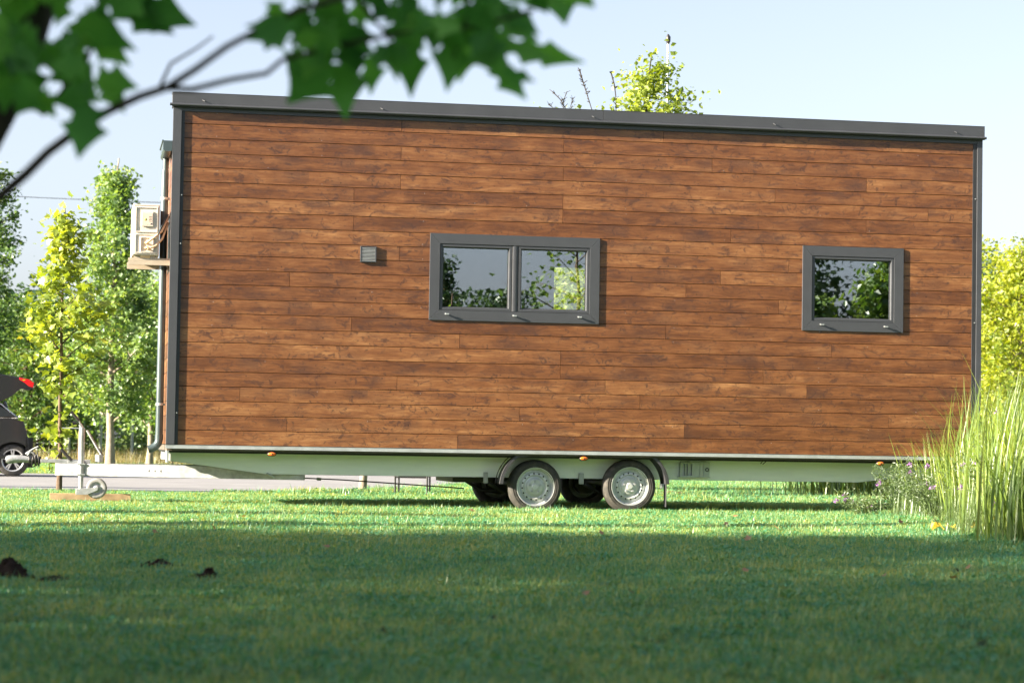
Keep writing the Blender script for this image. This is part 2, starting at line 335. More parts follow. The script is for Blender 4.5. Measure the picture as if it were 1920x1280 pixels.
M['leaf_near'] = leafmat('near_branch_leaf', [(0.2, (0.025, 0.11, 0.025)), (0.5, (0.080, 0.26, 0.05)), (0.8, (0.18, 0.42, 0.08))], 0.55, (1.5, 1.5, 0.7), 0.5, 5, 0.015)
M['conifer'] = leafmat('conifer_needles', [(0.2, (0.02, 0.045, 0.035)), (0.8, (0.06, 0.10, 0.07))], 0.2)
M['reed'] = leafmat('reed_blades', [(0.15, (0.04, 0.10, 0.014)), (0.45, (0.11, 0.19, 0.022)), (0.7, (0.21, 0.28, 0.035)), (0.95, (0.32, 0.29, 0.06))], 0.4, (1.2, 1.15, 0.5), 0.45, 2)
M['herb'] = leafmat('grey_green_herb', [(0.2, (0.05, 0.10, 0.03)), (0.8, (0.17, 0.24, 0.09))], 0.4)
M['drygrass'] = leafmat('dry_meadow_grass', [(0.2, (0.14, 0.17, 0.06)), (0.5, (0.28, 0.25, 0.12)), (0.8, (0.42, 0.33, 0.20))], 0.35)
M['petal'] = leafmat('purple_petals', [(0.2, (0.30, 0.12, 0.45)), (0.8, (0.55, 0.28, 0.65))], 0.4, (1.1, 1, 1.1))
M['yellowleaf'] = leafmat('fallen_yellow_leaf', [(0.2, (0.55, 0.38, 0.03)), (0.8, (0.70, 0.50, 0.06))], 0.4, (1.1, 1, .8))

# ------------------------------------------------------------------ ground, road
def road_edge_near(x):                           # near edge of the road: depth at a given x
    pts = [(-60, 27.2), (-20, 27.6), (-3.6, 28.3), (-2.7, 30.0), (-1.9, 33), (-1.0, 38), (-0.2, 46), (1.2, 60), (3.5, 90)]
    for (a, ya), (b_, yb) in zip(pts, pts[1:]):
        if x <= b_: return ya+(yb-ya)*max(0, (x-a))/(b_-a)
    return 1e9
def on_road(x, y):
    if y < 46.0: return y > road_edge_near(x)
    return x > -6.5 and road_edge_near(x) < y and y < 92
def grid_sheet(name, xs, ys, zf, mat, dz=0.0):
    v = [(x, y, zf(x, y)+dz) for y in ys for x in xs]; n = len(xs)
    f = [(j*n+i, j*n+i+1, (j+1)*n+i+1, (j+1)*n+i) for j in range(len(ys)-1) for i in range(n-1)]
    b_ = MB(); b_.add(v, f, 0, True); return b_.build(name, mat)
def spread(a, b_, n): return [a+(b_-a)*i/(n-1) for i in range(n)]
xs = [-400, -200, -100, -50, -30, -20]+spread(-14, 14, 57)+[20, 30, 50, 100, 200, 400]
ys = [-200, -80, -40, -15]+spread(-6, 52, 88)+[60, 75, 100, 150, 250, 450, 900]
tag(grid_sheet('ground', xs, ys, gz, M['lawn']), kind='structure')
rb = MB()
near = [(x, road_edge_near(x)) for x in (-60, -40, -20, -12, -8, -6, -4.6, -3.6, -3.1, -2.7, -2.3, -1.9, -1.45, -1.0, -.6, -.2)]
far = [(-60, 46), (-40, 46), (-20, 46), (-12, 46), (-8, 46), (-7.6, 46), (-7.2, 46), (-7, 46), (-6.8, 46), (-6.7, 46), (-6.6, 46), (-6.5, 46.1), (-6.4, 46.2), (-6.3, 46.5), (-6, 47), (-5.5, 48)]
rows = 24
vs = []; fs = []
for (a, c_) in zip(near, far):
    for j in range(rows+1):
        t = j/rows; x = a[0]+(c_[0]-a[0])*t; y = a[1]+(c_[1]-a[1])*t; vs.append((x, y, gz(x, y)+0.006))
for i in range(len(near)-1):
    for j in range(rows): fs.append((i*(rows+1)+j, (i+1)*(rows+1)+j, (i+1)*(rows+1)+j+1, i*(rows+1)+j+1))
rb.add(vs, fs, 0, True)
b0 = len(vs)
rb.add([(-5.5, 48, gz(0, 48)+.006), (-.2, 46, gz(0, 46)+.006), (1.2, 60, gz(0, 60)+.006), (3.5, 90, gz(0, 60)+.006), (-2.0, 90, gz(0, 60)+.006), (-4.5, 60, gz(0, 60)+.006)], [(0, 1, 2, 5), (5, 2, 3, 4)])
tag(rb.build('road', M['road']), kind='structure')

# ------------------------------------------------------------------ tiny house on its trailer
H = empty('tiny_house', ORG, YAW, 'long timber clad tiny house standing on a two axle trailer on the lawn', 'tiny house')
LN, WD, HT = 8.10, 2.5, 3.328
def zl(z): return z+Z0
W1 = (2.482, 4.159, 1.238, 2.077); W2 = (6.225, 7.276, 1.230, 2.074)
BK = (4.184, 4.95, 1.44, 1.971)                 # window in the rear wall
def minus(rects, hole):
    out = []
    for x0, x1, z0, z1 in rects:
        a, b_, c_, d_ = hole
        if b_ <= x0 or a >= x1 or d_ <= z0 or c_ >= z1: out.append((x0, x1, z0, z1)); continue
        if a > x0: out.append((x0, a, z0, z1))
        if b_ < x1: out.append((b_, x1, z0, z1))
        if c_ > z0: out.append((max(x0, a), min(x1, b_), z0, c_))
        if d_ < z1: out.append((max(x0, a), min(x1, b_), d_, z1))
    return out
# boards: real courses with butt joints, carried into one mesh with a per-board number and a board UV
def boards(name, parent, x0, x1, z0, z1, y, holes, mats, thick=0.018, ch=0.1383, axis='x', sgn=1, joints=True):
    V = []; F = []; BID = []; UVs = []; MI = []
    r = random.Random(name); z = z0; k = 0
    while z < z1-0.01:
        top = min(z1, z+ch)
        cuts = [x0]; 
        if joints:
            p = x0+r.choice([0.6, 1.05, 1.65, 2.1, 2.7, 3.3, 3.7]); 
            while p < x1-0.35: cuts.append(p); p += r.choice([2.05, 2.6, 3.1, 3.75, 3.9])
        cuts.append(x1)
        for a, b_ in zip(cuts, cuts[1:]):
            k += 1; bid = r.random()
            g = 0.0013
            rects = [(a+(g if a > x0 else 0), b_-(g if b_ < x1 else 0), z+0.0022, top-0.0022)]
            for hl in holes: rects = minus(rects, hl)
            for (p, q, s_, t_) in rects:
                c_ = 0.0025; i0 = len(V)
                for (X, Yy, Z) in ((p+.0006, 0, s_+c_), (q-.0006, 0, s_+c_), (q-.0006, 0, t_-c_), (p+.0006, 0, t_-c_), (p, c_, s_), (q, c_, s_), (q, c_, t_), (p, c_, t_), (p, thick, s_), (q, thick, s_), (q, thick, t_), (p, thick, t_)):
                    V.append((X, y+Yy, Z) if axis == 'x' else (y+Yy*sgn, X, Z))
                for f in ((0,1,2,3),(4,5,1,0),(5,6,2,1),(6,7,3,2),(7,4,0,3),(8,9,5,4),(9,10,6,5),(10,11,7,6),(11,8,4,7)):
                    F.append(tuple(i0+i for i in f)); BID.append(bid); MI.append(0)
                    for i in f:
                        co = V[i0+i]; UVs.append(((co[0] if axis == 'x' else co[1])+bid*3, co[2]-z))
            # screws at the studs
        if joints:
            sx = x0+0.33
            while sx < x1-0.1:
                if r.random() < 0.55:
                    zz = z+0.02+r.random()*0.01 if r.random() < .5 else top-0.022-r.random()*0.01
                    xx = sx+r.uniform(-.012, .012)
                    if not any(h[0]-.02 < xx < h[1]+.02 and h[2]-.02 < zz < h[3]+.02 for h in holes):
                        i0 = len(V)
                        for j in range(6): V.append((xx+.0034*math.cos(j*PI/3), y-.0006, zz+.0034*math.sin(j*PI/3)))
                        F.append(tuple(range(i0, i0+6))); BID.append(0.5); MI.append(1 if r.random() < .45 else 2); UVs += [(0, 0)]*6
                sx += 0.5
        z += ch
    me = bpy.data.meshes.new(name); me.from_pydata(V, [], F)
    for mt in mats: me.materials.append(mt)
    me.polygons.foreach_set('material_index', MI)
    a = me.attributes.new('board', 'FLOAT', 'FACE'); a.data.foreach_set('value', BID)
    uvl = me.uv_layers.new(name='board_uv'); uvl.data.foreach_set('uv', [c for p in UVs for c in p]); me.update()
    o = bpy.data.objects.new(name, me); S.collection.objects.link(o); o.parent = parent; return o
def holed(mb, x0, x1, z0, z1, y0, y1, holes, m=0):
    rects = [(x0, x1, z0, z1)]
    for h in holes: rects = minus(rects, h)
    for a, b_, c_, d_ in rects: mb.box(a, b_, y0, y1, c_, d_, m)
hz = [(h[0]+.05, h[1]-.05, zl(h[2]+.05), zl(h[3]-.05)) for h in (W1, W2)]
bmat = [M['boards'], M['galv_white'], M['gasket']]
boards('front_cladding', H, 0.085, LN-0.085, zl(0.0), zl(3.20), 0.022, hz, bmat)
mb = MB()
holed(mb, 0.02, LN-.02, zl(.0), zl(3.20), 0.042, 0.05, hz)          # membrane behind the boards
mb.build('wall_membrane', M['backing'], H)
mb = MB()
holed(mb, 0.03, LN-.03, zl(.0), zl(3.18), 0.052, 0.15, hz)
bkh = [(BK[0], BK[1], zl(BK[2]), zl(BK[3]))]
holed(mb, 0.03, LN-.03, zl(.0), zl(2.80), WD-.14, WD-.03, bkh)
mb.box(.03, .13, .152, WD-.142, zl(.0), zl(2.80)); mb.box(LN-.13, LN-.03, .152, WD-.142, zl(.0), zl(2.80))
mb.build('inner_wall', M['inside'], H)
mb = MB(); mb.box(.01, LN-.01, .03, WD-.01, zl(-.055), zl(-.004)); mb.build('floor', M['inside'], H)
boards('end_cladding', H, 0.085, WD-.09, zl(0.0), zl(2.86), 0.008, [], bmat, axis='y', joints=False, thick=0.015)
o = boards('end_cladding', H, 0.085, WD-.09, zl(0.0), zl(2.86), LN-.008, [], bmat, axis='y', sgn=-1, joints=False, thick=0.015)
o = boards('rear_cladding', H, 0.085, LN-.085, zl(0.0), zl(2.83), WD-.024, bkh, bmat, joints=False, thick=0.02)
# roof and fascia

mb = MB(); mb.box(.0, LN, .16, WD+.02, zl(2.80), zl(2.84)); roof = mb.build('roof', M['roof'], H)
mb = MB(); mb.box(-.010, LN+.006, -.022, .158, zl(3.197), zl(3.3215)); mb.build('parapet', M['roof'], H)
mb = MB()
for a, b_ in ((-.012, 4.165), (4.168, LN+.008)): mb.box(a, b_, -.034, -.023, zl(3.226), zl(3.328))
mb.box(-.013, LN+.009, -.036, .165, zl(3.3285), zl(3.3335))
mb.build('fascia', M['anthracite'], H, 0.002)
mb = MB(); mb.tube([(-.035, -.040, zl(3.213)), (LN+.022, -.040, zl(3.213))], .0135, 12); mb.box(-.014, LN+.01, -.040, -.001, zl(3.196), zl(3.210)); mb.box(.0, LN, .004, .021, zl(3.158), zl(3.1955))
mb.build('drip_edge', M['anthracite'], H)
mb = MB()
for px, py in ((382, 189), (716, 204), (1112, 219), (1452, 233), (1792, 248)):
    p = loc(px, py, -.04); mb = MB(); mb.tube([(p.x-.012, -.036, p.z+.006), (p.x+.010, -.052, p.z-.008)], .004, 8); mb.build('fascia_screw', M['anthracite'], H)
# corner trims
mb = MB(); mb.box(0, .079, 0, .02, zl(0), zl(3.196)); mb.box(0, .007, .0205, .085, zl(0), zl(3.196)); mb.build('corner_trim', M['anthracite'], H, .0015)
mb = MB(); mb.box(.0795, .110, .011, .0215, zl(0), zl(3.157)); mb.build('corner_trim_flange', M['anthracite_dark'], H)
mb = MB(); mb.box(LN-.055, LN, 0, .02, zl(0), zl(3.196)); mb.box(LN-.007, LN, .0205, .085, zl(0), zl(3.196)); mb.build('corner_trim', M['anthracite'], H, .0015)
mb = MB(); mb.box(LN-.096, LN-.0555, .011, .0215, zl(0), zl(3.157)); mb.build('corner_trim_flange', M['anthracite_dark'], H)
for x0 in (0.0, LN-.007):
    mb = MB(); mb.box(x0, x0+.007, WD-.09, WD, zl(0), zl(2.80)); mb.box(x0 if x0 == 0 else LN-.09, .09 if x0 == 0 else LN, WD, WD+.007, zl(0), zl(2.80)); mb.build('corner_trim', M['anthracite'], H)
mb = MB()
for i, px in enumerate((560, 735, 860, 1245, 1500)):
    pass
for x, z in ((LN-.07, .25), (LN-.07, 1.35), (LN-.07, 2.6), (.094, .3), (.094, 1.9), (.094, 2.36)):
    mb = MB(); mb.tube([(x, .010, zl(z)), (x, .002, zl(z))], .006, 8); mb.build('trim_screw', M['galv'], H)
# windows
def window(box, panes, latches):
    x0, x1, a, b_ = box; z0, z1 = zl(a), zl(b_)
    mb = MB(); w = .098; y0, y1 = .006, .060; g = .0006
    o_ = [(x0, z0), (x1, z0), (x1, z1), (x0, z1)]; n_ = [(x0+w, z0+w), (x1-w, z0+w), (x1-w, z1-w), (x0+w, z1-w)]
    for i in range(4):
        j = (i+1) % 4
        d_ = Vector((o_[j][0]-o_[i][0], o_[j][1]-o_[i][1])).normalized()*g
        q = [(o_[i][0]+d_.x, o_[i][1]+d_.y), (o_[j][0]-d_.x, o_[j][1]-d_.y), (n_[j][0]-d_.x, n_[j][1]-d_.y), (n_[i][0]+d_.x, n_[i][1]+d_.y)]
        mb.prism(q, y0, y1)
    win = mb.build('window', M['frame'], H, .0015)
    def ring(mb, X0, X1, Z0_, Z1_, t, ya, yb):
        holed(mb, X0, X1, Z0_, Z1_, ya, yb, [(X0+t, X1-t, Z0_+t, Z1_-t)])
    mb = MB(); ring(mb, x0+w, x1-w, z0+w, z1-w, .0045, .018, .06); mb.build('gasket', M['gasket'], win)
    for k, (a, b_) in enumerate(panes):
        sz0, sz1 = z0+w+.0045, z1-w-.0045
        mb = MB(); t = .030
        # mitred sash with a sloping inner bead
        O = [(a, sz0), (b_, sz0), (b_, sz1), (a, sz1)]; I = [(a+t-.008, sz0+t-.008), (b_-t+.008, sz0+t-.008), (b_-t+.008, sz1-t+.008), (a+t-.008, sz1-t+.008)]
        J = [(a+t, sz0+t), (b_-t, sz0+t), (b_-t, sz1-t), (a+t, sz1-t)]
        vs = [(x, .012, z) for x, z in O]+[(x, .012, z) for x, z in I]+[(x, .034, z) for x, z in J]+[(x, .075, z) for x, z in J]+[(x, .075, z) for x, z in O]
        fs = []
        for i in range(4):
            j = (i+1) % 4
            fs += [(i, j, j+4, i+4), (i+4, j+4, j+8, i+8), (i+8, j+8, j+12, i+12), (i+12, j+12, j+16, i+16), (i+16, j+16, j, i)]
        mb.add(vs, fs); mb.build('sash', M['frame'], win)
        mb = MB(); ring(mb, a+t, b_-t, sz0+t, sz1-t, .0035, .036, .060); mb.build('gasket', M['gasket'], win)
        mb = MB(); mb.box(a+t+.0036, b_-t-.0036, .048, .052, sz0+t+.0036, sz1-t-.0036); mb.build('pane', M['glass'], win)
    for (lx, lz) in latches:
        mb = MB(); mb.tube([(lx-.008, .006, zl(lz)), (lx-.008, -.018, zl(lz)-.001)], .0075, 10); mb.box(lx-.012, lx+.022, -.024, -.012, zl(lz)-.009, zl(lz)+.003)
        mb.build('latch', M['galv'], win)
    return win
w = window(W1, [(2.5845, 3.285), (3.354, 4.0565)], [(2.65, 1.301), (3.315, 1.300), (3.96, 1.304)])
mb = MB(); zA, zB = zl(W1[2]+.1025), zl(W1[3]-.1025); q = [(3.3195+.032*math.cos(t*PI/10), .024-.016*math.sin(t*PI/10)**.7) for t in range(11)]
mb.add([(x, y, zA) for x, y in q]+[(x, y, zB) for x, y in q], [(i, i+1, i+12, i+11) for i in range(10)], 0, True); mb.box(3.2855, 3.3535, .024, .07, zl(W1[2]+.1025), zl(W1[3]-.1025)); mb.build('mullion', M['frame'], w)
window(W2, [(6.3275, 7.1735)], [(6.421, 1.294), (7.087, 1.289)])
mb = MB(); holed(mb, BK[0]-.05, BK[1]+.05, zl(BK[2]-.05), zl(BK[3]+.05), WD-.06, WD+.002, [(BK[0], BK[1], zl(BK[2]), zl(BK[3]))]); w = mb.build('window', M['frame'], H)
mb = MB(); mb.box(BK[0], BK[1], WD-.04, WD-.036, zl(BK[2]), zl(BK[3]))
m = N('clear_glass'); g = m.n('ShaderNodeBsdfGlossy'); g.inputs['Roughness'].default_value = 0.0; t = m.n('ShaderNodeBsdfTransparent'); t.inputs[0].default_value = (.93, .96, .93, 1)
mx = m.n('ShaderNodeMixShader'); mx.inputs[0].default_value = .06; m.l(t.outputs[0], mx.inputs[1]); m.l(g.outputs[0], mx.inputs[2]); m.l(mx.outputs[0], m.out.inputs[0])
mb.build('pane', m.mat, w)
# wall vent
vx0, vx1, vz0, vz1 = 1.806, 1.960, zl(1.776), zl(1.930)
mb = MB(); holed(mb, vx0, vx1, vz0, vz1, .0, .0225, [(vx0+.010, vx1-.010, vz0+.010, vz1-.010)]); vent = mb.build('wall_vent', M['frame'], H, .001)
mb = MB(); mb.box(vx0+.01, vx1-.01, .016, .0215, vz0+.01, vz1-.01); mb.build('vent_backing', M['gasket'], vent)
mb = MB()
for i in range(10):
    z = vz0+.013+i*.0132
    mb.add([(vx0+.0105, .001, z+.003), (vx1-.0105, .001, z+.003), (vx1-.0105, .013, z+.0105), (vx0+.0105, .013, z+.0105), (vx0+.0105, .001, z), (vx1-.0105, .001, z), (vx1-.0105, .013, z+.0085), (vx0+.0105, .013, z+.0085)],
           [(0,1,2,3),(7,6,5,4),(4,5,1,0),(0,3,7,4),(1,5,6,2),(3,2,6,7)])
mb.build('louvre', M['galv'], vent)
# base rail
mb = MB(); mb.box(-.004, LN+.004, .004, .03, zl(-.030), zl(-.0025)); mb.box(-.004, LN+.004, .0, .010, zl(-.036), zl(-.029)); mb.build('base_rail', M['galv'], H)
mb = MB(); mb.box(.02, LN-.02, .10, WD-.1, zl(-.075), zl(-.056)); mb.build('floor_edge', M['gasket'], H)
# chassis beams
BY = .38
def beam(y0, s):
    mb = MB(); e = .010
    prof = [(.03, -.155), (.98, -.273), (6.95, -.273), (7.62, -.19), (LN-.05, -.17), (LN-.05, -.077), (.03, -.077)]
    mb.prism([(x, zl(z)) for x, z in prof], y0, y0+.006)
    for (a, b_) in zip(prof[:4], prof[1:5]):           # folded bottom flange
        mb.add([(a[0], y0, zl(a[1])), (b_[0], y0, zl(b_[1])), (b_[0], y0+s*.06, zl(b_[1])), (a[0], y0+s*.06, zl(a[1])),
                (a[0], y0, zl(a[1])+.005), (b_[0], y0, zl(b_[1])+.005), (b_[0], y0+s*.06, zl(b_[1])+.005), (a[0], y0+s*.06, zl(a[1])+.005)],
               [(0,3,2,1),(4,5,6,7),(0,1,5,4),(1,2,6,5),(2,3,7,6),(3,0,4,7)])
    for x in (1.02, 4.02): mb.box(x, x+.003, y0-.003, y0-.0002, zl(-.27), zl(-.08))
    return mb.build('chassis_beam', M['chassis'], H)
beam(BY, 1); beam(WD-BY-.006, -1)
for x in (.04, 1.2, 2.4, 4.9, 6.1, 7.4): mb = MB(); mb.box(x, x+.05, BY+.007, WD-BY-.007, zl(-.14), zl(-.08)); mb.build('cross_member', M['galv'], H)
for x0, x1, s in ((0.012, .03, 0),): 
    mb = MB(); mb.box(x0, x1, .06, .37, zl(-.17), zl(-.037)); mb.build('end_plate', M['galv'], H)
# marker lamps
for px, py in ((510, 851), (1095, 859), (1651, 868.5)):
    p = loc(px, py, .015)
    mb = MB(); mb.box(p.x-.03, p.x+.03, .02, .06, p.z+.012, zl(-.0375)); mb.lathe([(.0, .030), (.047, .030), (.047, .012), (.040, .008), (.0, .008)], (0, 0, 0), 24)
    # squash the round housing to an oval
    k0 = 8
    for i in range(k0, len(mb.v)): x, y, z = mb.v[i]; mb.v[i] = (p.x+x*.92, y+.004, p.z+z*.46)
    lamp = mb.build('marker_lamp', M['black'], H)
    mb = MB(); mb.lathe([(.0, .000), (.034, .002), (.040, .0085)], (0, 0, 0), 24)
    for i in range(len(mb.v)): x, y, z = mb.v[i]; mb.v[i] = (p.x+x*.92, y+.0035, p.z+z*.42)
    mb.build('reflector', M['amber'], lamp)
    mb = MB(); mb.lathe([(.0, -.003), (.009, -.003), (.009, .001)], (0, 0, 0), 12)
    for i in range(len(mb.v)): x, y, z = mb.v[i]; mb.v[i] = (p.x+x, y+.0035, p.z+z*.7)
    mb.build('reflector_centre', M['black'], lamp)
# wheels
TR = .262
def wheel(px, py, y0, outer=-1):
    c = loc(px, py, .18); cx, cz = c.x, c.z; s = outer            # outer face at y0, pointing to s
    prof = [(.178, .012), (.188, .004), (.215, .0), (.238, .006), (.252, .020), (TR, .034), (TR, .040), (TR-.007, .041), (TR-.007, .047), (TR, .048), (TR+.001, .078), (TR-.007, .079), (TR-.007, .086), (TR, .087),
            (TR, .125), (.252, .142), (.238, .156), (.215, .162), (.188, .158), (.178, .15)]
    mb = MB(); mb.lathe([(r, -s*y) for r, y in prof], (cx, y0, cz), 72)
    for r in (.205, .226): mb.lathe([(r-.0035, -s*.0015), (r, -s*-.0015), (r+.0035, -s*.0018)], (cx, y0, cz), 72)
    w = mb.build('wheel', M['rubber'], H)
    prof = [(.180, .002), (.187, .0), (.190, .006), (.182, .012), (.172, .016), (.168, .040), (.160, .052), (.150, .050), (.135, .034), (.118, .030), (.112, .036), (.102, .050), (.090, .046), (.080, .034), (.070, .030), (.040, .030), (.034, .030), (.033, .016), (.026, .012), (.0, .012)]
    mb = MB(); mb.bands([(r, -s*y) for r, y in prof], (cx, y0, cz), 64)
    for i in range(16):
        a = 2*PI*i/16+.1; r = .1285; q = []
        bx, bz = cx+r*math.cos(a), cz+r*math.sin(a)
        for j in range(12):
            b_ = 2*PI*j/12; q.append((bx+.0085*math.cos(b_), y0-s*.0295, bz+.0085*math.sin(b_)))
        mb.add(q, [tuple(range(12))], 1)
    rim = mb.build('rim', [M['rim'], M['rimhole']], w)
    for i in range(5):
        a = 2*PI*i/5+PI/2; r = .055
        mb = MB(); mb.tube([(cx+r*math.cos(a), y0-s*.034, cz+r*math.sin(a)), (cx+r*math.cos(a), y0-s*.016, cz+r*math.sin(a))], [.013, .011], 6); mb.build('wheel_bolt', M['galv_white'], rim)
    mb = MB(); mb.tube([(cx+.118, y0-s*.03, cz-.115), (cx+.128, y0-s*.008, cz-.128)], .004, 6); mb.build('valve', M['black'], rim)
    return cx, cz
centres = [wheel(1002.5, 912, .13), wheel(1179.5, 911, .13)]
for px in (1002.5, 1179.5): wheel(px, 912, WD-.13, 1)
for cx, cz in centres:
    mb = MB(); mb.tube([(cx, .30, cz+.01), (cx, WD-.30, cz+.01)], .035, 12); mb.tube([(cx, .20, cz), (cx, .32, cz)], .12, 20); mb.tube([(cx, WD-.20, cz), (cx, WD-.32, cz)], .12, 20)
    mb.build('axle', M['black'], H)
# mudguards: curved shells front and rear
for (cx, cz), a0, a1, s in ((centres[0], 176, 124, -1), (centres[1], 4, 56, 1)):
    mb = MB(); n = 14
    A_ = arc((cx, cz), .372, a0, a1, n); ex = (A_[-1][0]-s*.10, 0, A_[-1][2]+.012); pts = A_+[ex]
    for (dy0, dy1, dr) in ((.035, .075, .0), (.075, .30, -.018), (.30, .325, 0)):
        vs = []
        for i, (x, _, z) in enumerate(pts):
            rx, rz = (x-cx), (z-cz); L_ = math.hypot(rx, rz); k = (L_+dr)/L_; k2 = (L_+dr-.006)/L_
            vs += [(cx+rx*k, dy0, cz+rz*k), (cx+rx*k, dy1, cz+rz*k), (cx+rx*k2, dy1, cz+rz*k2), (cx+rx*k2, dy0, cz+rz*k2)]
        fs = [(i*4+j, i*4+(j+1) % 4, (i+1)*4+(j+1) % 4, (i+1)*4+j) for i in range(len(pts)-1) for j in range(4)]+[(0, 3, 2, 1), tuple(len(vs)-4+i for i in range(4))]
        mb.add(vs, fs)
    # side lip
    vs = []
    for (x, _, z) in pts:
        rx, rz = (x-cx), (z-cz); L_ = math.hypot(rx, rz)
        for d_ in (0, -.03):
            k = (L_+d_)/L_; vs += [(cx+rx*k, .035, cz+rz*k)]
    mb.add(vs, [(2*i, 2*i+1, 2*i+3, 2*i+2) for i in range(len(pts)-1)])
    fnd = mb.build('mudguard', M['fender'], H)
    if s == 1:
        mb = MB(); e = A_[0]; mb.box(e[0]-.010, e[0]-.006, .12, .22, .055, e[2]+.02); mb.build('mud_flap', M['fender'], fnd)
# suspension plates, dampers, brake rod
def P(px, py, y): return tuple(loc(px, py, y))
for (x0, y0, x1, y1) in ((907, 885, 915, 905), (1086, 887, 1095, 907)):
    a = loc(x0, y1, .34); b_ = loc(x1, y0, .34); mb = MB(); mb.box(a.x, b_.x, .345, .372, a.z, b_.z); mb.tube([((a.x+b_.x)/2, .344, a.z+.02), ((a.x+b_.x)/2, .335, a.z+.02)], .01, 8); mb.build('damper_bracket', M['galv_white'], H)
for a, b_ in (((915, 905), (944, 922)), ((1095, 907), (1124, 923))):
    mb = MB(); p, q = Vector(P(*a, .36)), Vector(P(*b_, .42)); mb.tube([p, p.lerp(q, .55), p.lerp(q, .56), q], [.02, .02, .012, .012], 10); mb.build('damper', M['black'], H)
mb = MB(); mb.tube([P(866, 896, .9), P(900, 918, .9), P(955, 921, .9)], .018, 8); mb.box(2.85, 3.25, .7, 1.8, zl(-.33), zl(-.285)); mb.build('axle_link', M['black'], H)
mb = MB(); mb.box(loc(1105, 0, .6).x, loc(1137, 0, .6).x, .42, .8, .33, .42); mb.build('axle_bracket', M['galv'], H); mb = MB(); mb.box(2.95, 3.2, .42, .8, .33, .40); mb.build('axle_bracket', M['galv'], H)
mb = MB(); mb.tube([P(485, 892, .9), P(640, 899, .9), P(870, 915, .9)], .0065, 6); rod = mb.build('brake_rod', M['black'], H)
mb = MB(); mb.tube([P(556, 895, .9), P(566, 896, .9)], .016, 8); mb.build('turnbuckle', M['galv'], rod); mb = MB(); mb.tube([P(594, 897.5, .9), P(602, 898, .9)], .014, 8); mb.build('turnbuckle', M['galv'], rod)
mb = MB(); mb.tube([P(500, 887, .36), P(508, 891, .34), P(514, 895, .36)], .01, 6); mb.build('hook', M['galv'], H)
# cable under the floor
mb = MB(); mb.tube([P(318, 843, .3), P(340, 846, .3), P(352, 845, .3), P(372, 843, .3), P(388, 839.5, .3)], .006, 6); mb.build('cable', M['black'], H)
for q in ([(1406, 858), (1409, 862), (1418, 860), (1426, 857)], [(1432, 857), (1430, 864), (1426, 869)], [(1438, 857), (1436, 865), (1430, 870)]):
    mb = MB(); mb.tube([P(a, b_, .3) for a, b_ in q], .009 if q[0][0] == 1406 else .004, 6); mb.build('cable', M['black'], H)
# step holder box bolted to the beam
a = loc(1275, 893, .34); b_ = loc(1330, 867, .34)
mb = MB(); holed(mb, a.x, b_.x, a.z, b_.z, .33, .372, [(a.x+.012, a.x+.12, a.z+.012, b_.z-.012)])
mb.box(a.x+.05, a.x+.056, .335, .37, a.z+.012, b_.z-.012); mb.box(a.x+.08, a.x+.086, .335, .37, a.z+.012, b_.z-.012)
mb.box(b_.x-.10, b_.x-.094, .322, .33, a.z, b_.z); mb.box(b_.x-.06, b_.x-.054, .322, .33, a.z, b_.z); mb.box(a.x-.02, b_.x+.01, .328, .372, a.z-.008, a.z-.001); mb.box(a.x+.1, b_.x-.03, .34, .36, b_.z+.002, b_.z+.014)
ck = mb.build('chock_holder', M['galv'], H)
mb = MB(); mb.lathe([(.012, 0), (.020, 0), (.020, .006)], (b_.x-.025, .325, (a.z+b_.z)/2), 16); mb.build('handle', M['black'], ck)
# drawbar
CY = 1.25
def jp(px, py, y=CY): return loc(px, py, y)
zb0, zb1 = jp(200, 892).z, jp(200, 869).z
for s in (-1, 1):
    a = Vector((-1.02, CY+s*.05, (zb0+zb1)/2)); b_ = Vector((1.35, CY+s*(CY-BY-.03), (zb0+zb1)/2))
    mb = MB(); mb.bar(a, b_, .055, zb1-zb0); arm = mb.build('drawbar_arm', M['galv_white'], H, .003)
    if s == -1:
        for px in (280, 291, 302):
            t = (loc(px, 879, .95).x-a.x)/(b_.x-a.x); p = a.lerp(b_, t)
            mb = MB(); mb.tube([(p.x, p.y-.022, p.z), (p.x, p.y-.0295, p.z)], .011, 10); mb.build('bolt_hole', M['rimhole'], arm)
mb = MB(); x0 = jp(98, 0).x; x1 = jp(190, 0).x; mb.box(x0, x1, CY-.075, CY+.075, zb1+.003, zb1+.038)
mb.box(jp(148, 0).x, jp(171, 0).x, CY-.118, CY-.10, zb0+.0, zb1+.03)
hd = mb.build('overrun_housing', M['galv_white'], H, .004)
mb = MB()
for i in range(3):
    for j in range(2): mb.tube([(jp(164+j*5, 0).x, CY-.1185, zb0+.03+i*.028), (jp(164+j*5, 0).x, CY-.1195, zb0+.03+i*.028)], .006, 8)
mb.build('bolt_hole', M['rimhole'], hd)
# coupling head: tapered casting with its release handle
zc = jp(55, 861).z
mb = MB(); mb.tube([(jp(98, 0).x, CY, zc), (jp(76, 0).x, CY, zc), (jp(60, 0).x, CY, zc+.004), (jp(46, 0).x, CY, zc+.002), (jp(38, 0).x, CY, zc-.004), (jp(33, 0).x, CY, zc-.006)], [.028, .030, .036, .040, .042, .030], 16)
cp = mb.build('coupling_head', M['galv_white'], H)
mb = MB(); mb.tube([jp(52, 853), jp(57, 845), jp(63, 841), jp(72, 837)], [.012, .011, .009, .010], 8); mb.tube([jp(48, 851), jp(54, 846), jp(60, 848), jp(68, 854)], .010, 8); mb.build('coupling_handle', M['galv_white'], cp)
mb = MB()
for i in range(6):
    x = jp(77+i*4, 0).x; mb.tube([(x-.009, CY, zc-.004), (x-.001, CY, zc-.004), (x+.007, CY, zc-.004)], [.030, .045, .032], 14)
mb.build('rubber_gaiter', M['black'], H)
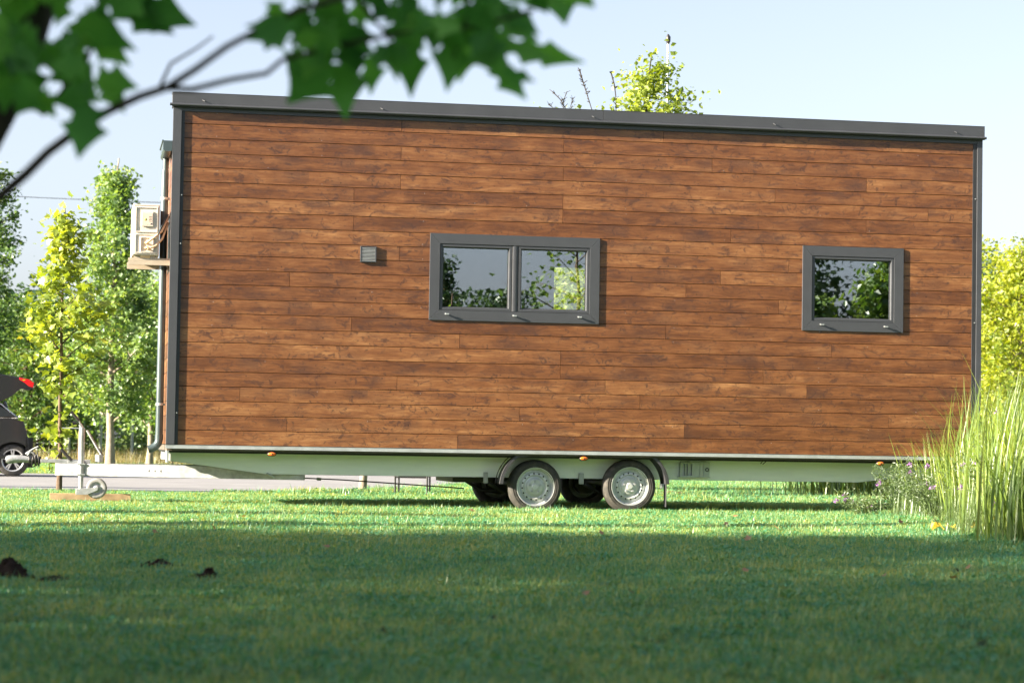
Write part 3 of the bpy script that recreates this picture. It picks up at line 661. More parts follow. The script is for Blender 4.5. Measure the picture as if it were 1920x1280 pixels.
mb = MB()
for k, (ax_, off) in enumerate(((.060, 0), (.066, .006), (.058, .012), (.07, .016))):
    mb.tube([(jp(84+k*3, 0).x+.012*math.sin(t*.6)*(-1)**k, CY+ax_*math.cos(t*.5236)*.9, zc+.004+ax_*math.sin(t*.5236)) for t in range(13)], .0055, 6)
mb.tube([jp(90, 850), jp(95, 843), jp(105, 840), jp(112, 848), jp(104, 860)], .005, 6)
mb.tube([jp(92, 868), jp(93, 882), jp(97, 886), jp(98, 874)], .004, 6); mb.tube([jp(104, 868), jp(108, 880), jp(109, 886)], .004, 6)
mb.tube([jp(75, 866), jp(68, 872), jp(61, 875)], .006, 6)
mb.build('power_cable', M['black'], H)
mb = MB(); mb.tube([jp(140, 866, CY-.1), jp(128, 858, CY-.1), jp(118, 846, CY-.1)], .011, 10); hb = mb.build('handbrake_lever', M['galv_white'], H)
mb = MB(); mb.tube([jp(132, 861, CY-.1), jp(114, 841, CY-.1)], [.017, .014], 12); mb.tube([jp(132, 861, CY-.1), jp(133.5, 863, CY-.1)], [.022, .022], 12); mb.build('grip', M['black'], hb)
# gas spring and cable behind the jockey post
mb = MB(); mb.tube([jp(163, 806), jp(178, 832), jp(190, 852)], [.012, .012, .012], 8); mb.tube([jp(186, 852), jp(186, 866)], .04, 12); st = mb.build('brake_spring', M['galv_white'], H)
mb = MB(); pts = [jp(166+24*t/40, 815+38*t/40) for t in range(41)]
mb.tube([Vector((p.x+.014*math.cos(i*1.6)+.012, p.y+.014*math.sin(i*1.6), p.z)) for i, p in enumerate(pts)], .004, 5, cap=False); mb.build('spring_coil', M['black'], st)
mb = MB(); mb.box(jp(166, 0).x, jp(176, 0).x, CY+.02, CY+.024, jp(0, 869).z, jp(0, 806).z); mb.build('warning_strip', M['pinewood'], st)
# jockey wheel
JY = CY-.16
t0 = jp(154, 803, JY); t1 = jp(153, 890, JY)
mb = MB(); mb.tube([(t0.x, JY, t0.z), (t0.x, JY, t1.z)], .030, 20); jk = mb.build('jockey_post', M['galv_white'], H)
mb = MB(); mb.tube([(t0.x, JY, t1.z), (t0.x, JY, jp(0, 918, JY).z)], .0235, 18); mb.build('inner_post', M['galv_white'], jk)
mb = MB(); mb.box(t0.x-.038, t0.x+.038, JY-.038, JY+.05, zb0+.01, zb0+.022); mb.build('clamp', M['galv'], jk); mb = MB(); mb.box(t0.x-.036, t0.x+.036, JY-.036, JY+.05, zb1-.01, zb1+.002); mb.build('clamp', M['galv'], jk)
mb = MB(); mb.box(jp(136, 0, JY).x, t0.x+.028, JY-.01, JY+.01, t0.z-.002, t0.z+.008); mb.tube([jp(152, 799, JY), jp(148, 788, JY), jp(143, 780, JY)], .008, 8); mb.tube([(t0.x, JY, t0.z), jp(150, 795, JY)], .018, 10); ch_ = mb.build('crank', M['galv'], jk)
mb = MB(); mb.tube([jp(148, 789, JY), jp(133, 771, JY)], .014, 10); mb.tube([jp(136, 793, JY), jp(144, 793, JY)], [.02, .014], 10); mb.build('grip', M['black'], ch_)
wc = jp(181, 915, JY); wr = jp(181, 934.5, JY).z; rr = wc.z-wr
mb = MB()
for dy in (-.042, .034): mb.prism([(t0.x-.045, jp(0, 925, JY).z), (t0.x+.06, jp(0, 925, JY).z), (wc.x+.015, wc.z-.018), (wc.x+.015, wc.z+.014), (t0.x+.03, jp(0, 913, JY).z), (t0.x-.045, jp(0, 914, JY).z)], JY+dy, JY+dy+.006)
mb.box(t0.x-.046, t0.x+.03, JY-.036, JY+.034, jp(0, 925, JY).z, jp(0, 914, JY).z); mb.build('fork', M['galv_white'], jk, .002)
mb = MB(); mb.lathe([(rr*.62, -.024), (rr*.85, -.029), (rr*.97, -.022), (rr, 0), (rr*.97, .022), (rr*.85, .029), (rr*.62, .024)], (wc.x, JY-.004, wc.z), 40); jw = mb.build('jockey_wheel', plain('grey_rubber', (.28, .28, .29), .7, 0, .15, 20), jk)
mb = MB(); mb.lathe([(rr*.64, -.020), (rr*.60, -.022), (rr*.55, -.010), (rr*.3, -.010), (rr*.28, -.024), (rr*.12, -.026), (0, -.026)], (wc.x, JY-.004, wc.z), 32); mb.lathe([(rr*.64, .020), (0, .012)], (wc.x, JY-.004, wc.z), 32); mb.build('rim', M['galv_white'], jw)
mb = MB(); mb.tube([(wc.x, JY-.05, wc.z), (wc.x, JY+.045, wc.z)], .012, 12); mb.build('axle', M['galv_white'], jk)
# air conditioner on brackets on the end wall
y0 = .14; y1 = .86; a = loc(247.5, 478, y0); b_ = loc(300, 384, y0)
mb = MB(); mb.cham(a.x, b_.x, y0, y1, a.z, b_.z, .008)
ac = mb.build('air_conditioner', M['white_plastic'], H, .004)
sx = lambda t: a.x+(b_.x-a.x)*t; sz = lambda t: a.z+(b_.z-a.z)*t
mb = MB()
for (u0, u1, v0, v1, t, dep) in ((.10, .93, .45, .95, .035, .008), (.10, .93, .04, .42, .035, .006), (.30, .80, .06, .36, .03, .010)):
    holed(mb, sx(u0), sx(u1), sz(v0), sz(v1), y0-dep, y0-.001, [(sx(u0+t), sx(u1-t), sz(v0+t*.6), sz(v1-t*.6))])
mb.box(sx(.02), sx(.98), y0-.004, y0-.0012, sz(.975), sz(.995)); mb.build('side_panel_ribs', M['white_plastic'], ac, .002)
mb = MB(); mb.box(sx(.33), sx(.76), y0-.016, y0-.002, sz(.57), sz(.86)); mb.build('electrical_cover', M['white_plastic'], ac, .002)
mb = MB(); mb.box(sx(.36), sx(.73), y0-.0175, y0-.0165, sz(.60), sz(.82)); lb = mb.build('rating_label', plain('label_paper', (.62, .50, .42), .6), ac)
mb = MB(); mb.lathe([(0, -.0008), (.012, -.0008), (.012, 0)], (sx(.47), y0-.0176, sz(.70)), 16); mb.build('label_mark', plain('label_green', (.45, .50, .10), .6), ac)
mb = MB(); 
for i in range(4): mb.box(sx(.60), sx(.70), y0-.0184, y0-.0177, sz(.66+i*.03), sz(.67+i*.03))
mb.box(sx(.66), sx(.71), y0-.0184, y0-.0177, sz(.605), sz(.63)); mb.build('label_print', M['anthracite'], ac)
brs = plain('brass_valve', (.6, .42, .2), .35, .7)
for v0 in (.14, .24): mb = MB(); mb.tube([(sx(.50), y0-.002, sz(v0)), (sx(.50), y0-.03, sz(v0)), (sx(.60), y0-.03, sz(v0+.01))], .011, 8); mb.build('valve', brs, ac)
mb = MB()
for (p0, p1, p2, p3) in (((273, 457), (288, 446), (303, 434), (317, 406)), ((276, 467), (292, 461), (304, 448), (316, 418))):
    q = [loc(*p0, y0-.03), loc(*p1, y0-.02), loc(*p2, y0+.02), loc(*p3, y0+.12)]
    mb.tube(q, .011, 8)
mb.build('refrigerant_pipe', M['copperpipe'], ac)
mb = MB(); mb.tube([loc(296, 440, y0-.02), loc(303, 424, y0), loc(316, 402, y0+.1)], .005, 6); mb.build('cable', M['gutter'], ac)
brp = plain('bracket_paint', (.42, .36, .29), .45); zz0 = loc(270, 495, y0).z
for yy in (y0+.03, y1-.09):
    mb = MB(); mb.box(-.385, .007, yy, yy+.035, a.z-.050, a.z-.022); mb.box(-.385, .007, yy-.004, yy+.012, zz0-.005, a.z-.052)
    mb.box(a.x+.02, a.x+.08, yy, yy+.035, a.z-.0215, a.z-.0005); mb.box(b_.x-.08, b_.x-.02, yy, yy+.035, a.z-.0215, a.z-.0005)
    mb.build('wall_bracket', brp, ac)
# downpipe
DPY = 0.60
def dp(px, py): p = loc(px, py, DPY); return p
cxp = -.041
zt, zg = loc(312, 264, .02).z, loc(312, 284, .02).z
hop = MB(); gx0, gx1 = -.088, -.004; GL = .75
gp = [(gx0, zt), (gx0, zg+.02), (gx0+.015, zg), (gx1-.01, zg), (gx1, zg+.015), (gx1, zt)]
hop.prism(gp[::-1], .0, .004); hop.prism(gp[::-1], GL-.004, GL)
for p, q in zip(gp, gp[1:]): hop.add([(p[0], .004, p[1]), (q[0], .004, q[1]), (q[0], GL-.004, q[1]), (p[0], GL-.004, p[1]), (p[0]+.003, .004, p[1]), (q[0]+.003, .004, q[1]+.003), (q[0]+.003, GL-.004, q[1]+.003), (p[0]+.003, GL-.004, p[1])], [(0,1,2,3),(7,6,5,4),(0,4,5,1),(3,2,6,7)])
hop.tube([(gx0-.004, .0, zt), (gx0-.004, GL, zt)], .008, 8); hop = hop.build('gutter', M['gutter'], H)
zb = dp(0, 815).z; el = [(cxp, DPY, zg), (cxp, DPY, zg-.10), (cxp-.004, DPY, zg-.14), (cxp-.004, DPY, zb)]
mb = MB(); mb.tube(el[:2], .030, 16); mb.tube(el[1:], [.028, .036, .036], 18); mb.build('pipe', M['gutter'], hop)
mb = MB(); q = [(cxp-.004, DPY, zb+.03), (cxp-.004, DPY, zb-.02), (cxp-.012, DPY, zb-.055), (cxp-.035, DPY, zb-.085), (cxp-.07, DPY, zb-.105), (cxp-.105, DPY, zb-.115)]
mb.tube(q, [.039, .039, .039, .039, .039, .040], 18, cap=False); mb.tube(q[:2], .040, 18); mb.build('elbow', M['gutter'], hop)
for zz in (dp(0, 362).z, dp(0, 752).z): mb = MB(); mb.tube([(cxp-.004, DPY, zz-.012), (cxp-.004, DPY, zz+.012)], .040, 18); mb.tube([(cxp-.004, DPY-.03, zz), (cxp-.004, DPY-.055, zz)], .008, 8); mb.box(cxp, .005, DPY-.01, DPY+.01, zz-.01, zz+.01); mb.build('pipe_clamp', M['galv'], hop)

# wooden block lying under the jockey wheel
p = loc(93, 938, 1.22); q = loc(245, 926, 1.22)
blk = MB(); blk.box(p.x, q.x, 0, .12, p.z-.03, q.z)
for x in (0,):
    pass
bo = blk.build('timber_board', M['pinewood'], None, .003); bo.location = ORG+DY*1.22; bo.rotation_euler = (0, 0, YAW)
tag(bo, 'short plank of raw pine lying in the grass beneath the jockey wheel', 'board')

# ------------------------------------------------------------------ leaves and trees
DIAMOND = (np.array([(0, 0, 0), (.42, .5, .10), (0, 1.1, 0), (-.42, .5, .10)], float), np.array([(0, 1, 2, 3)]))
_h = [(0, 0), (.14, -.04), (.40, .04), (.31, .22), (.62, .46), (.30, .52), (.20, .68), (0, 1.05)]
_o = _h+[(-x, y) for x, y in _h[-2:0:-1]]
LOBED = (np.array([(x, y, .10*abs(x)-.10*y*y) for x, y in _o]+[(0, .35, 0)], float), None)
LOBED = (LOBED[0], np.array([(i, (i+1) % len(_o), len(_o)) for i in range(len(_o))]))
def leaf_cloud(P_, size, g, shape=DIAMOND, droop=0.0, flat=0.35):
    n = len(P_); base, F0 = shape
    nrm = g.normal(size=(n, 3)); nrm[:, 2] = np.abs(nrm[:, 2])*1.2+flat; nrm /= np.linalg.norm(nrm, axis=1)[:, None]
    t = g.normal(size=(n, 3)); t[:, 2] -= droop; t -= (t*nrm).sum(1)[:, None]*nrm; t /= np.linalg.norm(t, axis=1)[:, None]
    s = np.cross(t, nrm); sc = size*(0.6+0.7*g.random(n))
    V = P_[:, None, :]+sc[:, None, None]*(base[None, :, 0, None]*s[:, None, :]+base[None, :, 1, None]*t[:, None, :]+base[None, :, 2, None]*nrm[:, None, :])
    F = (F0[None]+(np.arange(n)*len(base))[:, None, None]).reshape(-1, F0.shape[1])
    return V.reshape(-1, 3), F, np.repeat(g.random(n), len(base))
def prof_fn(kind):
    return {'oval': lambda t: math.sin(PI*min(1, max(0.02, t*.9+.07)))**.6,
            'cone': lambda t: (1-t)**.8*(min(1, t*6+.45))+.05,
            'column': lambda t: (1-t**2.2)*min(1, .55+t*2)+.08,
            'dome': lambda t: math.sqrt(max(0.01, 1-(t*.98)**2))*min(1, .75+t)}[kind]
def tree(name, x, y, h, cb, r, nleaf, size, leaf, barkm, tr, seed, kind='oval', label=None, cat='tree', group=None,
         shape=DIAMOND, limbs=28, twig=5, spread_=0.13, lean=(0, 0), up=0.5, trunk_wob=.05, low=0, tight=False):
    rr = random.Random(seed); g = np.random.default_rng(seed); z0 = gz(x, y)
    e = empty(name, (x, y, z0), 0, label, cat, group)
    pr = prof_fn(kind); n = 9; tp = []
    for i in range(n+1):
        t = i/n; tp.append(Vector((lean[0]*h*t+rr.uniform(-1, 1)*trunk_wob*(t > 0), lean[1]*h*t+rr.uniform(-1, 1)*trunk_wob*(t > 0), -.05+t*(h*.94+.05))))
    mb = MB(); mb.tube(tp, [tr*(1.35 if i == 0 else 1)*(1-.85*i/n) for i in range(n+1)], 10)
    mb.build('trunk', barkm, e)
    def on_trunk(z):
        f = min(.999, max(0, z/(h*.94)))*n; i = int(f); return tp[i].lerp(tp[i+1], f-i)
    tips = []; mb = MB()
    for k in range(limbs):
        t = (k+rr.random())/limbs; z = cb*.85+t*(h*.95-cb*.85); a = k*2.4+rr.uniform(-.5, .5)
        tt = max(0, (z-cb)/(h-cb)); L_ = r*pr(min(1, tt))*rr.uniform(.62, 1.12)
        p = on_trunk(z*.93); pts = [p]; d_ = Vector((math.cos(a), math.sin(a), up*rr.uniform(.6, 1.3)))
        for j in range(1, 4):
            q = p+d_*L_*j/3+Vector((rr.uniform(-1, 1), rr.uniform(-1, 1), rr.uniform(-.6, .6)))*L_*.07; q.z = min(q.z, h); pts.append(q)
        b_ = max(.006, tr*.42*(1-.75*tt)); mb.tube(pts, [b_, b_*.7, b_*.45, b_*.15], 5, cap=False)
        for j in range(twig):
            f = rr.uniform(.35, 1.0)*3; i = min(2, int(f)); s = pts[i].lerp(pts[i+1], f-i)
            dd = Vector((rr.gauss(0, 1), rr.gauss(0, 1), rr.gauss(.3, .7))).normalized()*L_*rr.uniform(.12, .34)
            mb.tube([s, s+dd], [b_*.22, b_*.08], 3, cap=False); tips.append((s, s+dd))
        tips.append((pts[2], pts[3]))
    for k in range(low):
        z = rr.uniform(cb*.25, cb); p = on_trunk(z*.93); dd = Vector((rr.uniform(-1, 1), rr.uniform(-1, 1), rr.uniform(0, 1)))*.06; tips.append((p, p+dd))
    for q_ in range(5): tips.append((on_trunk(h*rr.uniform(.72, .9)), tp[-1]+Vector((rr.uniform(-.15, .15)*r, rr.uniform(-.15, .15)*r, -h*rr.uniform(0, .12)))))
    mb.build('branches', barkm, e)
    w = np.array([(b_-a).length+.1 for a, b_ in tips]); w /= w.sum()
    idx = g.choice(len(tips), nleaf, p=w); A_ = np.array([a for a, b_ in tips]); B_ = np.array([b_ for a, b_ in tips])
    f = g.random(nleaf)**.6; Q = A_[idx]*(1-f[:, None])+B_[idx]*f[:, None]+g.normal(size=(nleaf, 3))*r*spread_*(.5+g.random(len(tips)))[idx][:, None]
    Q[:, 2] = np.where(Q[:, 2] > h, h-(Q[:, 2]-h)*.8, Q[:, 2]); Q[:, 2] = np.clip(Q[:, 2], .05, None)
    V, F, at_ = leaf_cloud(Q, size, g, shape)
    np_mesh('crown', V, F, leaf, e, at_)
    return e

# young maple in front of the road
p = at(110, 927, 27.5)
tree('young_maple', p.x, p.y, 3.55, 1.42, .52, 1600, .086, M['leaf_young'], M['bark'], .030, 11, 'cone', 'slim young maple with yellow green leaves growing behind the drawbar', shape=LOBED, limbs=26, twig=4, spread_=.17, lean=(-.003, 0), up=.75, trunk_wob=.012, low=14)
# garden trees behind the house
def px_x(px, Y): return at(px, 800, Y).x
tree('garden_tree', px_x(1206, 34), 34, 6.85, 2.2, 1.4, 10500, .075, M['leaf_young'], M['bark_dark'], .055, 21, 'cone', 'yellow green garden tree whose leafy top rises above the right half of the roof', limbs=30, twig=6, spread_=.10)
tree('garden_tree', px_x(681, 31.5), 31.5, 5.40, 2.0, .85, 4200, .075, M['leaf_young'], M['bark_pale'], .045, 23, 'cone', 'garden tree hidden behind the house with only its pale foot and a tip showing', limbs=26, twig=5)
tree('garden_tree', px_x(1085, 31), 31.6, 5.3, .9, 1.1, 20000, .075, M['leaf_young'], M['bark_dark'], .05, 29, 'oval', 'bushy garden tree with bare twigs on top, seen through the long window', limbs=36, twig=6, spread_=.16)
bare = bpy.data.objects['garden_tree.002']
tree('garden_shrub', 1.15, 37.5, 4.3, .4, 1.5, 24000, .085, M['leaf_yellow'], M['bark_dark'], .05, 30, 'dome', 'dense bright yellow green shrub filling the view through the long window', 'shrub', limbs=40, twig=7, spread_=.16)
rr = random.Random(4); mb = MB()
def twig_(pts, r0):
    o_ = bare.location; q = [at(a, b_, 31.6)-o_ for a, b_ in pts]; mb.tube(q, [r0*(1-.6*i/(len(q)-1)) for i in range(len(q))], 5, cap=False)
    for i in range(len(q)*5):
        f = rr.random()*(len(q)-1); k = min(len(q)-2, int(f)); s = q[k].lerp(q[k+1], f-k); mb.tube([s, s+Vector((rr.uniform(-.05, .05), rr.uniform(-.05, .05), rr.uniform(.01, .05)))], [r0*.8, r0*.5], 4, cap=False)
twig_([(1086, 130), (1092, 150), (1100, 175), (1110, 207), (1118, 250), (1112, 330)], .010)
twig_([(1145, 134), (1152, 160), (1155, 185), (1155, 210), (1140, 260), (1112, 330)], .010)
twig_([(1036, 172), (1050, 186), (1060, 203), (1080, 260), (1105, 340)], .008)
twig_([(1063, 172), (1056, 190), (1056, 203), (1080, 260)], .006); twig_([(1028, 196), (1040, 204), (1060, 240), (1090, 320)], .006); twig_([(1074, 184), (1070, 200), (1075, 230), (1090, 300)], .006)
mb.build('bare_twigs', M['bark_dark'], bare)
mbx = MB(); c = at(1262, 930, 33.5); vs = []; n = 24
for i in range(n): a = 2*PI*i/n; q = 1+.15*math.sin(3*a); vs.append((c.x+.42*q*math.cos(a), 33.8+.5*q*math.sin(a), gz(0, 33.8)+.012))
mbx.add(vs+[(c.x, 33.8, gz(0, 33.8)+.07)], [(i, (i+1) % n, n) for i in range(n)], 0, True)
mbx.build('mulch_patch', plain('bark_mulch', (.20, .10, .055), .95, 0, .5, 40, .1), None); tag(bpy.data.objects['mulch_patch'], kind='structure')
# lightning rod style pole
x_ = px_x(1243, 38); pole = empty('garden_pole', (x_, 38, gz(x_, 38)), 0, 'slender pale pole with a dark knob rising above the roof behind the leafy tree top', 'pole')
top = at(1243, 64, 38).z-gz(x_, 38)
mb = MB(); mb.tube([(0, 0, 0), (0, 0, top-.1)], [.04, .016], 10); mb.build('shaft', M['galv'], pole)
mb = MB(); mb.tube([(0, 0, top-.17), (0, 0, top-.12), (0, 0, top-.05), (0, 0, top)], [.015, .038, .040, .008], 12); mb.build('knob', M['black'], pole)
# tall trees beyond the road
tree('field_tree', px_x(208, 55), 55, 7.75, 1.35, 1.45, 17000, .10, M['leaf_pale'], M['bark_pale'], .10, 31, 'cone', 'tall pale green tree beyond the road, its narrow top beside the air conditioner', limbs=52, twig=7, spread_=.085)
tree('field_tree', px_x(275, 58), 58.5, 4.9, 1.2, 1.4, 15000, .10, M['leaf_pale'], M['bark_pale'], .08, 33, 'oval', 'low pale green tree beyond the road just left of the downpipe', limbs=36, twig=6, spread_=.12)
tree('field_tree', px_x(-34, 60), 60, 8.4, 1.2, 1.0, 9000, .10, M['leaf_mid'], M['bark'], .12, 35, 'oval', 'tall mid green tree at the left edge of the photo behind the young maple', limbs=44, twig=7, spread_=.12)
tree('field_tree', px_x(45, 64), 64, 4.6, .6, 1.9, 13000, .10, M['leaf_mid'], M['bark'], .12, 36, 'dome', 'rounded mid green tree behind the crown of the young maple', limbs=44, twig=7, spread_=.14)
for i, (px, Y, h, r_, lf, lab) in enumerate([(1912, 52, 5.55, 1.6, 'leaf_yellow', 'bright yellow green tree at the right edge beside the house corner'), (1990, 55, 5.9, 1.8, 'leaf_yellow', 'bright yellow green tree partly cut by the right edge of the photo'), (2120, 54, 5.4, 1.8, 'leaf_mid', 'mid green tree standing farthest right beyond the house')]):
    tree('meadow_tree', px_x(px, Y), Y, h, 1.3, r_, 15000, .095, M[lf], M['bark_pale'], .09, 41+i, 'oval' if i else 'dome', lab, limbs=46, twig=7, spread_=.12)
for i, (px, Y, h) in enumerate([(1852, 125, 11.9), (1820, 130, 12.8), (1905, 135, 11)]):
    tree('conifer', px_x(px, Y), Y, h, .5, 2.4, 9000, .28, M['conifer'], M['bark_dark'], .2, 51+i, 'cone', ['distant blue green conifer whose tip peeks over the yellow trees at the house corner', 'distant conifer hidden mostly behind the right end of the house', 'distant conifer behind the bright yellow tree'][i], limbs=50, twig=5, up=.1)
# wood edge behind the meadow: one mass
def wood_mass(name, x0, x1, y0, y1, h0, h1, n, size, leaf, seed):
    g = np.random.default_rng(seed); K = int((x1-x0)*1.1); cx = g.uniform(x0, x1, K); cy = g.uniform(y0, y1, K); ch = g.uniform(h0, h1, K)
    idx = g.integers(0, K, n); d_ = g.normal(size=(n, 3)); d_ /= np.linalg.norm(d_, axis=1)[:, None]; rad = g.random(n)**.35
    P_ = np.stack([cx[idx]+d_[:, 0]*rad*1.5, cy[idx]+d_[:, 1]*rad*1.4, ch[idx]*.5+d_[:, 2]*rad*ch[idx]*.52], 1)
    P_ += g.normal(size=(n, 3))*.15; P_[:, 2] = np.clip(P_[:, 2], 0, None)-.09
    V, F, a = leaf_cloud(P_, size, g); o = np_mesh(name, V, F, leaf, None, a); return o
tag(wood_mass('woodland_edge', -34, -6.5, 72, 82, 3.0, 6.0, 60000, .20, M['leaf_dark'], 61), 'dark green wood edge beyond the wire fence at the left', 'woodland', kind='stuff')
tag(wood_mass('woodland_edge', -6.5, 14, 82, 96, 2.5, 4.5, 24000, .26, M['leaf_dark'], 62), 'dark wood edge hidden behind the house', 'woodland', kind='stuff')
tag(wood_mass('shrub_thicket', 10, 34, 58, 70, 2.0, 3.8, 50000, .16, M['leaf_mid'], 63), 'mid green thicket under the yellow trees at the right', 'shrubs', kind='stuff')
tag(wood_mass('shrub_thicket', -26, -7.5, 66.5, 70, 1.6, 3.4, 42000, .13, M['leaf_pale'], 64), 'low green thicket growing along the wire fence', 'shrubs', kind='stuff')

# blades: tapered curved strips
def blades(P_, h, w, g, bend=.35, seg=5, tilt=.18, lean=(0, 0)):
    n = len(P_); a = g.uniform(0, 2*PI, n); dx = np.stack([np.cos(a), np.sin(a), np.zeros(n)], 1)
    side = np.stack([-np.sin(a), np.cos(a), np.zeros(n)], 1); tl = g.normal(size=n)*tilt; bd = np.abs(g.normal(size=n))*bend
    rows_ = []
    for k in range(seg+1):
        t = k/seg; z = h*t*(1-.25*bd*t); off = h*(tl*t+bd*t*t)
        wd = w*(1-t**1.6)*(.55+.45*min(1, t*5))*.5
        c_ = P_+dx*off[:, None]; c_[:, 0] += lean[0]*h*t*t; c_[:, 1] += lean[1]*h*t*t; c_[:, 2] += z
        rows_ += [c_-side*wd[:, None], c_+side*wd[:, None]]
    V = np.stack(rows_, 1).reshape(-1, 3); m_ = 2*(seg+1)
    f0 = np.array([(2*k, 2*k+1, 2*k+3, 2*k+2) for k in range(seg)]); F = (f0[None]+(np.arange(n)*m_)[:, None, None]).reshape(-1, 4)
    return V, F, np.repeat(g.random(n), m_)
def gzv(P_):
    for i in range(len(P_)): P_[i, 2] = gz(P_[i, 0], P_[i, 1])
    return P_
# ------------------------------------------------------------------ lawn blades
protos = bpy.data.collections.new('lawn_tufts')
for k in range(8):
    g = np.random.default_rng(100+k); n = (95, 95, 95, 95, 95, 95, 40, 34)[k]
    P_ = np.zeros((n, 3)); r_ = .11*np.sqrt(g.random(n)); a = g.uniform(0, 2*PI, n); P_[:, 0] = r_*np.cos(a); P_[:, 1] = r_*np.sin(a)
    hh = g.uniform(.012, .036, n)*(1, 1, 1, 1, 1, 1.25, .8, 1.9)[k]; V, F, at_ = blades(P_, hh, g.uniform(.0026, .0052, n), g, .7, 3, .45)
    parts = [(V, F, at_)]
    # a few clover and weed leaflets between the blades
    q = 90 if k == 6 else 14; L_ = np.zeros((q, 3)); L_[:, :2] = g.normal(size=(q, 2))*.055; L_[:, 2] = g.uniform(.006, .02, q)
    V2, F2, a2 = leaf_cloud(L_, .018 if k == 6 else .014, g, flat=1.4); parts.append((V2, F2, a2*.5))
    V = np.concatenate([V, V2]); F = np.concatenate([F, F2+len(at_)]); at_ = np.concatenate([at_, a2*.5])
    o = np_mesh('grass_tuft', V, F, M['grass'], False, at_); protos.objects.link(o)
def scatter(name, inside, x0, x1, y0, y1, step, density, smin, smax, seed, coll, label=None):
    b_ = MB(); vs = {}; V = []; F = []
    nx = int((x1-x0)/step); ny = int((y1-y0)/step)
    def vid(i, j):
        if (i, j) not in vs: x = x0+i*step; y = y0+j*step; vs[(i, j)] = len(V); V.append((x, y, gz(x, y)))
        return vs[(i, j)]
    for j in range(ny):
        for i in range(nx):
            if inside(x0+(i+.5)*step, y0+(j+.5)*step): F.append((vid(i, j), vid(i+1, j), vid(i+1, j+1), vid(i, j+1)))
    me = bpy.data.meshes.new(name); me.from_pydata(V, [], F); me.materials.append(M['lawn']); o = bpy.data.objects.new(name, me); S.collection.objects.link(o)
    ng = bpy.data.node_groups.new(name, 'GeometryNodeTree')
    ng.interface.new_socket('Geometry', in_out='INPUT', socket_type='NodeSocketGeometry'); ng.interface.new_socket('Geometry', in_out='OUTPUT', socket_type='NodeSocketGeometry')
    nd = ng.nodes; gi = nd.new('NodeGroupInput'); go = nd.new('NodeGroupOutput')
    dp_ = nd.new('GeometryNodeDistributePointsOnFaces'); dp_.inputs['Density'].default_value = density; dp_.inputs['Seed'].default_value = seed
    ci = nd.new('GeometryNodeCollectionInfo'); ci.inputs['Collection'].default_value = coll; ci.inputs['Separate Children'].default_value = True; ci.inputs['Reset Children'].default_value = True
    ip = nd.new('GeometryNodeInstanceOnPoints'); ip.inputs['Pick Instance'].default_value = True
    rv = nd.new('FunctionNodeRandomValue'); rv.data_type = 'FLOAT_VECTOR'; rv.inputs[0].default_value = (0, 0, 0); rv.inputs[1].default_value = (0, 0, 6.283)
    rs = nd.new('FunctionNodeRandomValue'); rs.data_type = 'FLOAT'; rs.inputs[2].default_value = smin; rs.inputs[3].default_value = smax
    l = ng.links.new; l(gi.outputs[0], dp_.inputs['Mesh']); l(dp_.outputs['Points'], ip.inputs['Points']); l(ci.outputs[0], ip.inputs['Instance'])
    l(rv.outputs[0], ip.inputs['Rotation']); l(rs.outputs[1], ip.inputs['Scale']); l(ip.outputs[0], go.inputs[0])
    md = o.modifiers.new('scatter', 'NODES'); md.node_group = ng
    return tag(o, label, 'grass', kind='stuff')
wedge = lambda x, y, mrg: abs(x) < .235*y+mrg
scatter('lawn_grass', lambda x, y: wedge(x, y, 1.0) and y < 13, -5, 5, 2.0, 13, .25, 75, .8, 1.25, 1, protos, 'short mown lawn in the shaded foreground')
scatter('lawn_grass', lambda x, y: wedge(x, y, 1.6), -9, 9, 13, 28, .25, 62, .9, 1.5, 2, protos, 'short mown sunlit lawn around and under the trailer')
scatter('lawn_grass', lambda x, y: wedge(x, y, 2.0) and y < road_edge_near(x)-.05, -8, 16, 28, 50, .5, 16, 1.7, 2.6, 3, protos, 'mown lawn behind the trailer')
tall = bpy.data.collections.new('meadow_tufts')
for k in range(4):
    g = np.random.default_rng(200+k); n = 60; P_ = np.zeros((n, 3)); P_[:, :2] = g.normal(size=(n, 2))*.16
    V, F, at_ = blades(P_, g.uniform(.10, .5, n), g.uniform(.008, .016, n), g, .4, 4, .2); o = np_mesh('meadow_tuft', V, F, M['drygrass'], False, at_); tall.objects.link(o)
scatter('meadow_grass', lambda x, y: y > 62.5 and (x < -7), -24, 0, 62, 72, .5, 5, .7, 1.25, 4, tall, 'tall dry meadow grass along the foot of the wire fence')
scatter('verge_grass', lambda x, y: x < -6.8, -24, -6.5, 46.2, 62.5, .5, 6, 1.6, 2.8, 5, protos, 'green verge between the road and the wire fence')
scatter('meadow_grass', lambda x, y: True, 8.5, 17, 44, 58, .5, 4, .6, 1.2, 6, tall, 'tall dry meadow grass below the yellow trees')

# ------------------------------------------------------------------ reeds and herbs at the right
g = np.random.default_rng(300)
def band(n, pts, wdt):
    P_ = np.zeros((n, 3)); k = g.integers(0, len(pts)-1, n); t = g.random(n); A_ = np.array(pts, float)
    P_[:, :2] = A_[k]*(1-t[:, None])+A_[k+1]*t[:, None]+g.normal(size=(n, 2))*wdt; return gzv(P_)
n = 3000; P_ = band(n, [(3.66, 16.4), (4.15, 18.0), (4.45, 19.6), (4.5, 21.2), (4.55, 22.3)], .20)
V, F, a_ = blades(P_, .35+1.0*g.random(n)**.8, g.uniform(.008, .021, n), g, .28, 7, .17, (.12, 0)); tag(np_mesh('reed_bed', V, F, M['reed'], None, a_), 'dense bed of tall sunlit yellow green reeds at the right end of the house', 'reeds', kind='stuff')
n = 800; P_ = band(n, [(4.0, 19.8), (4.2, 21), (4.1, 22.6)], .16)
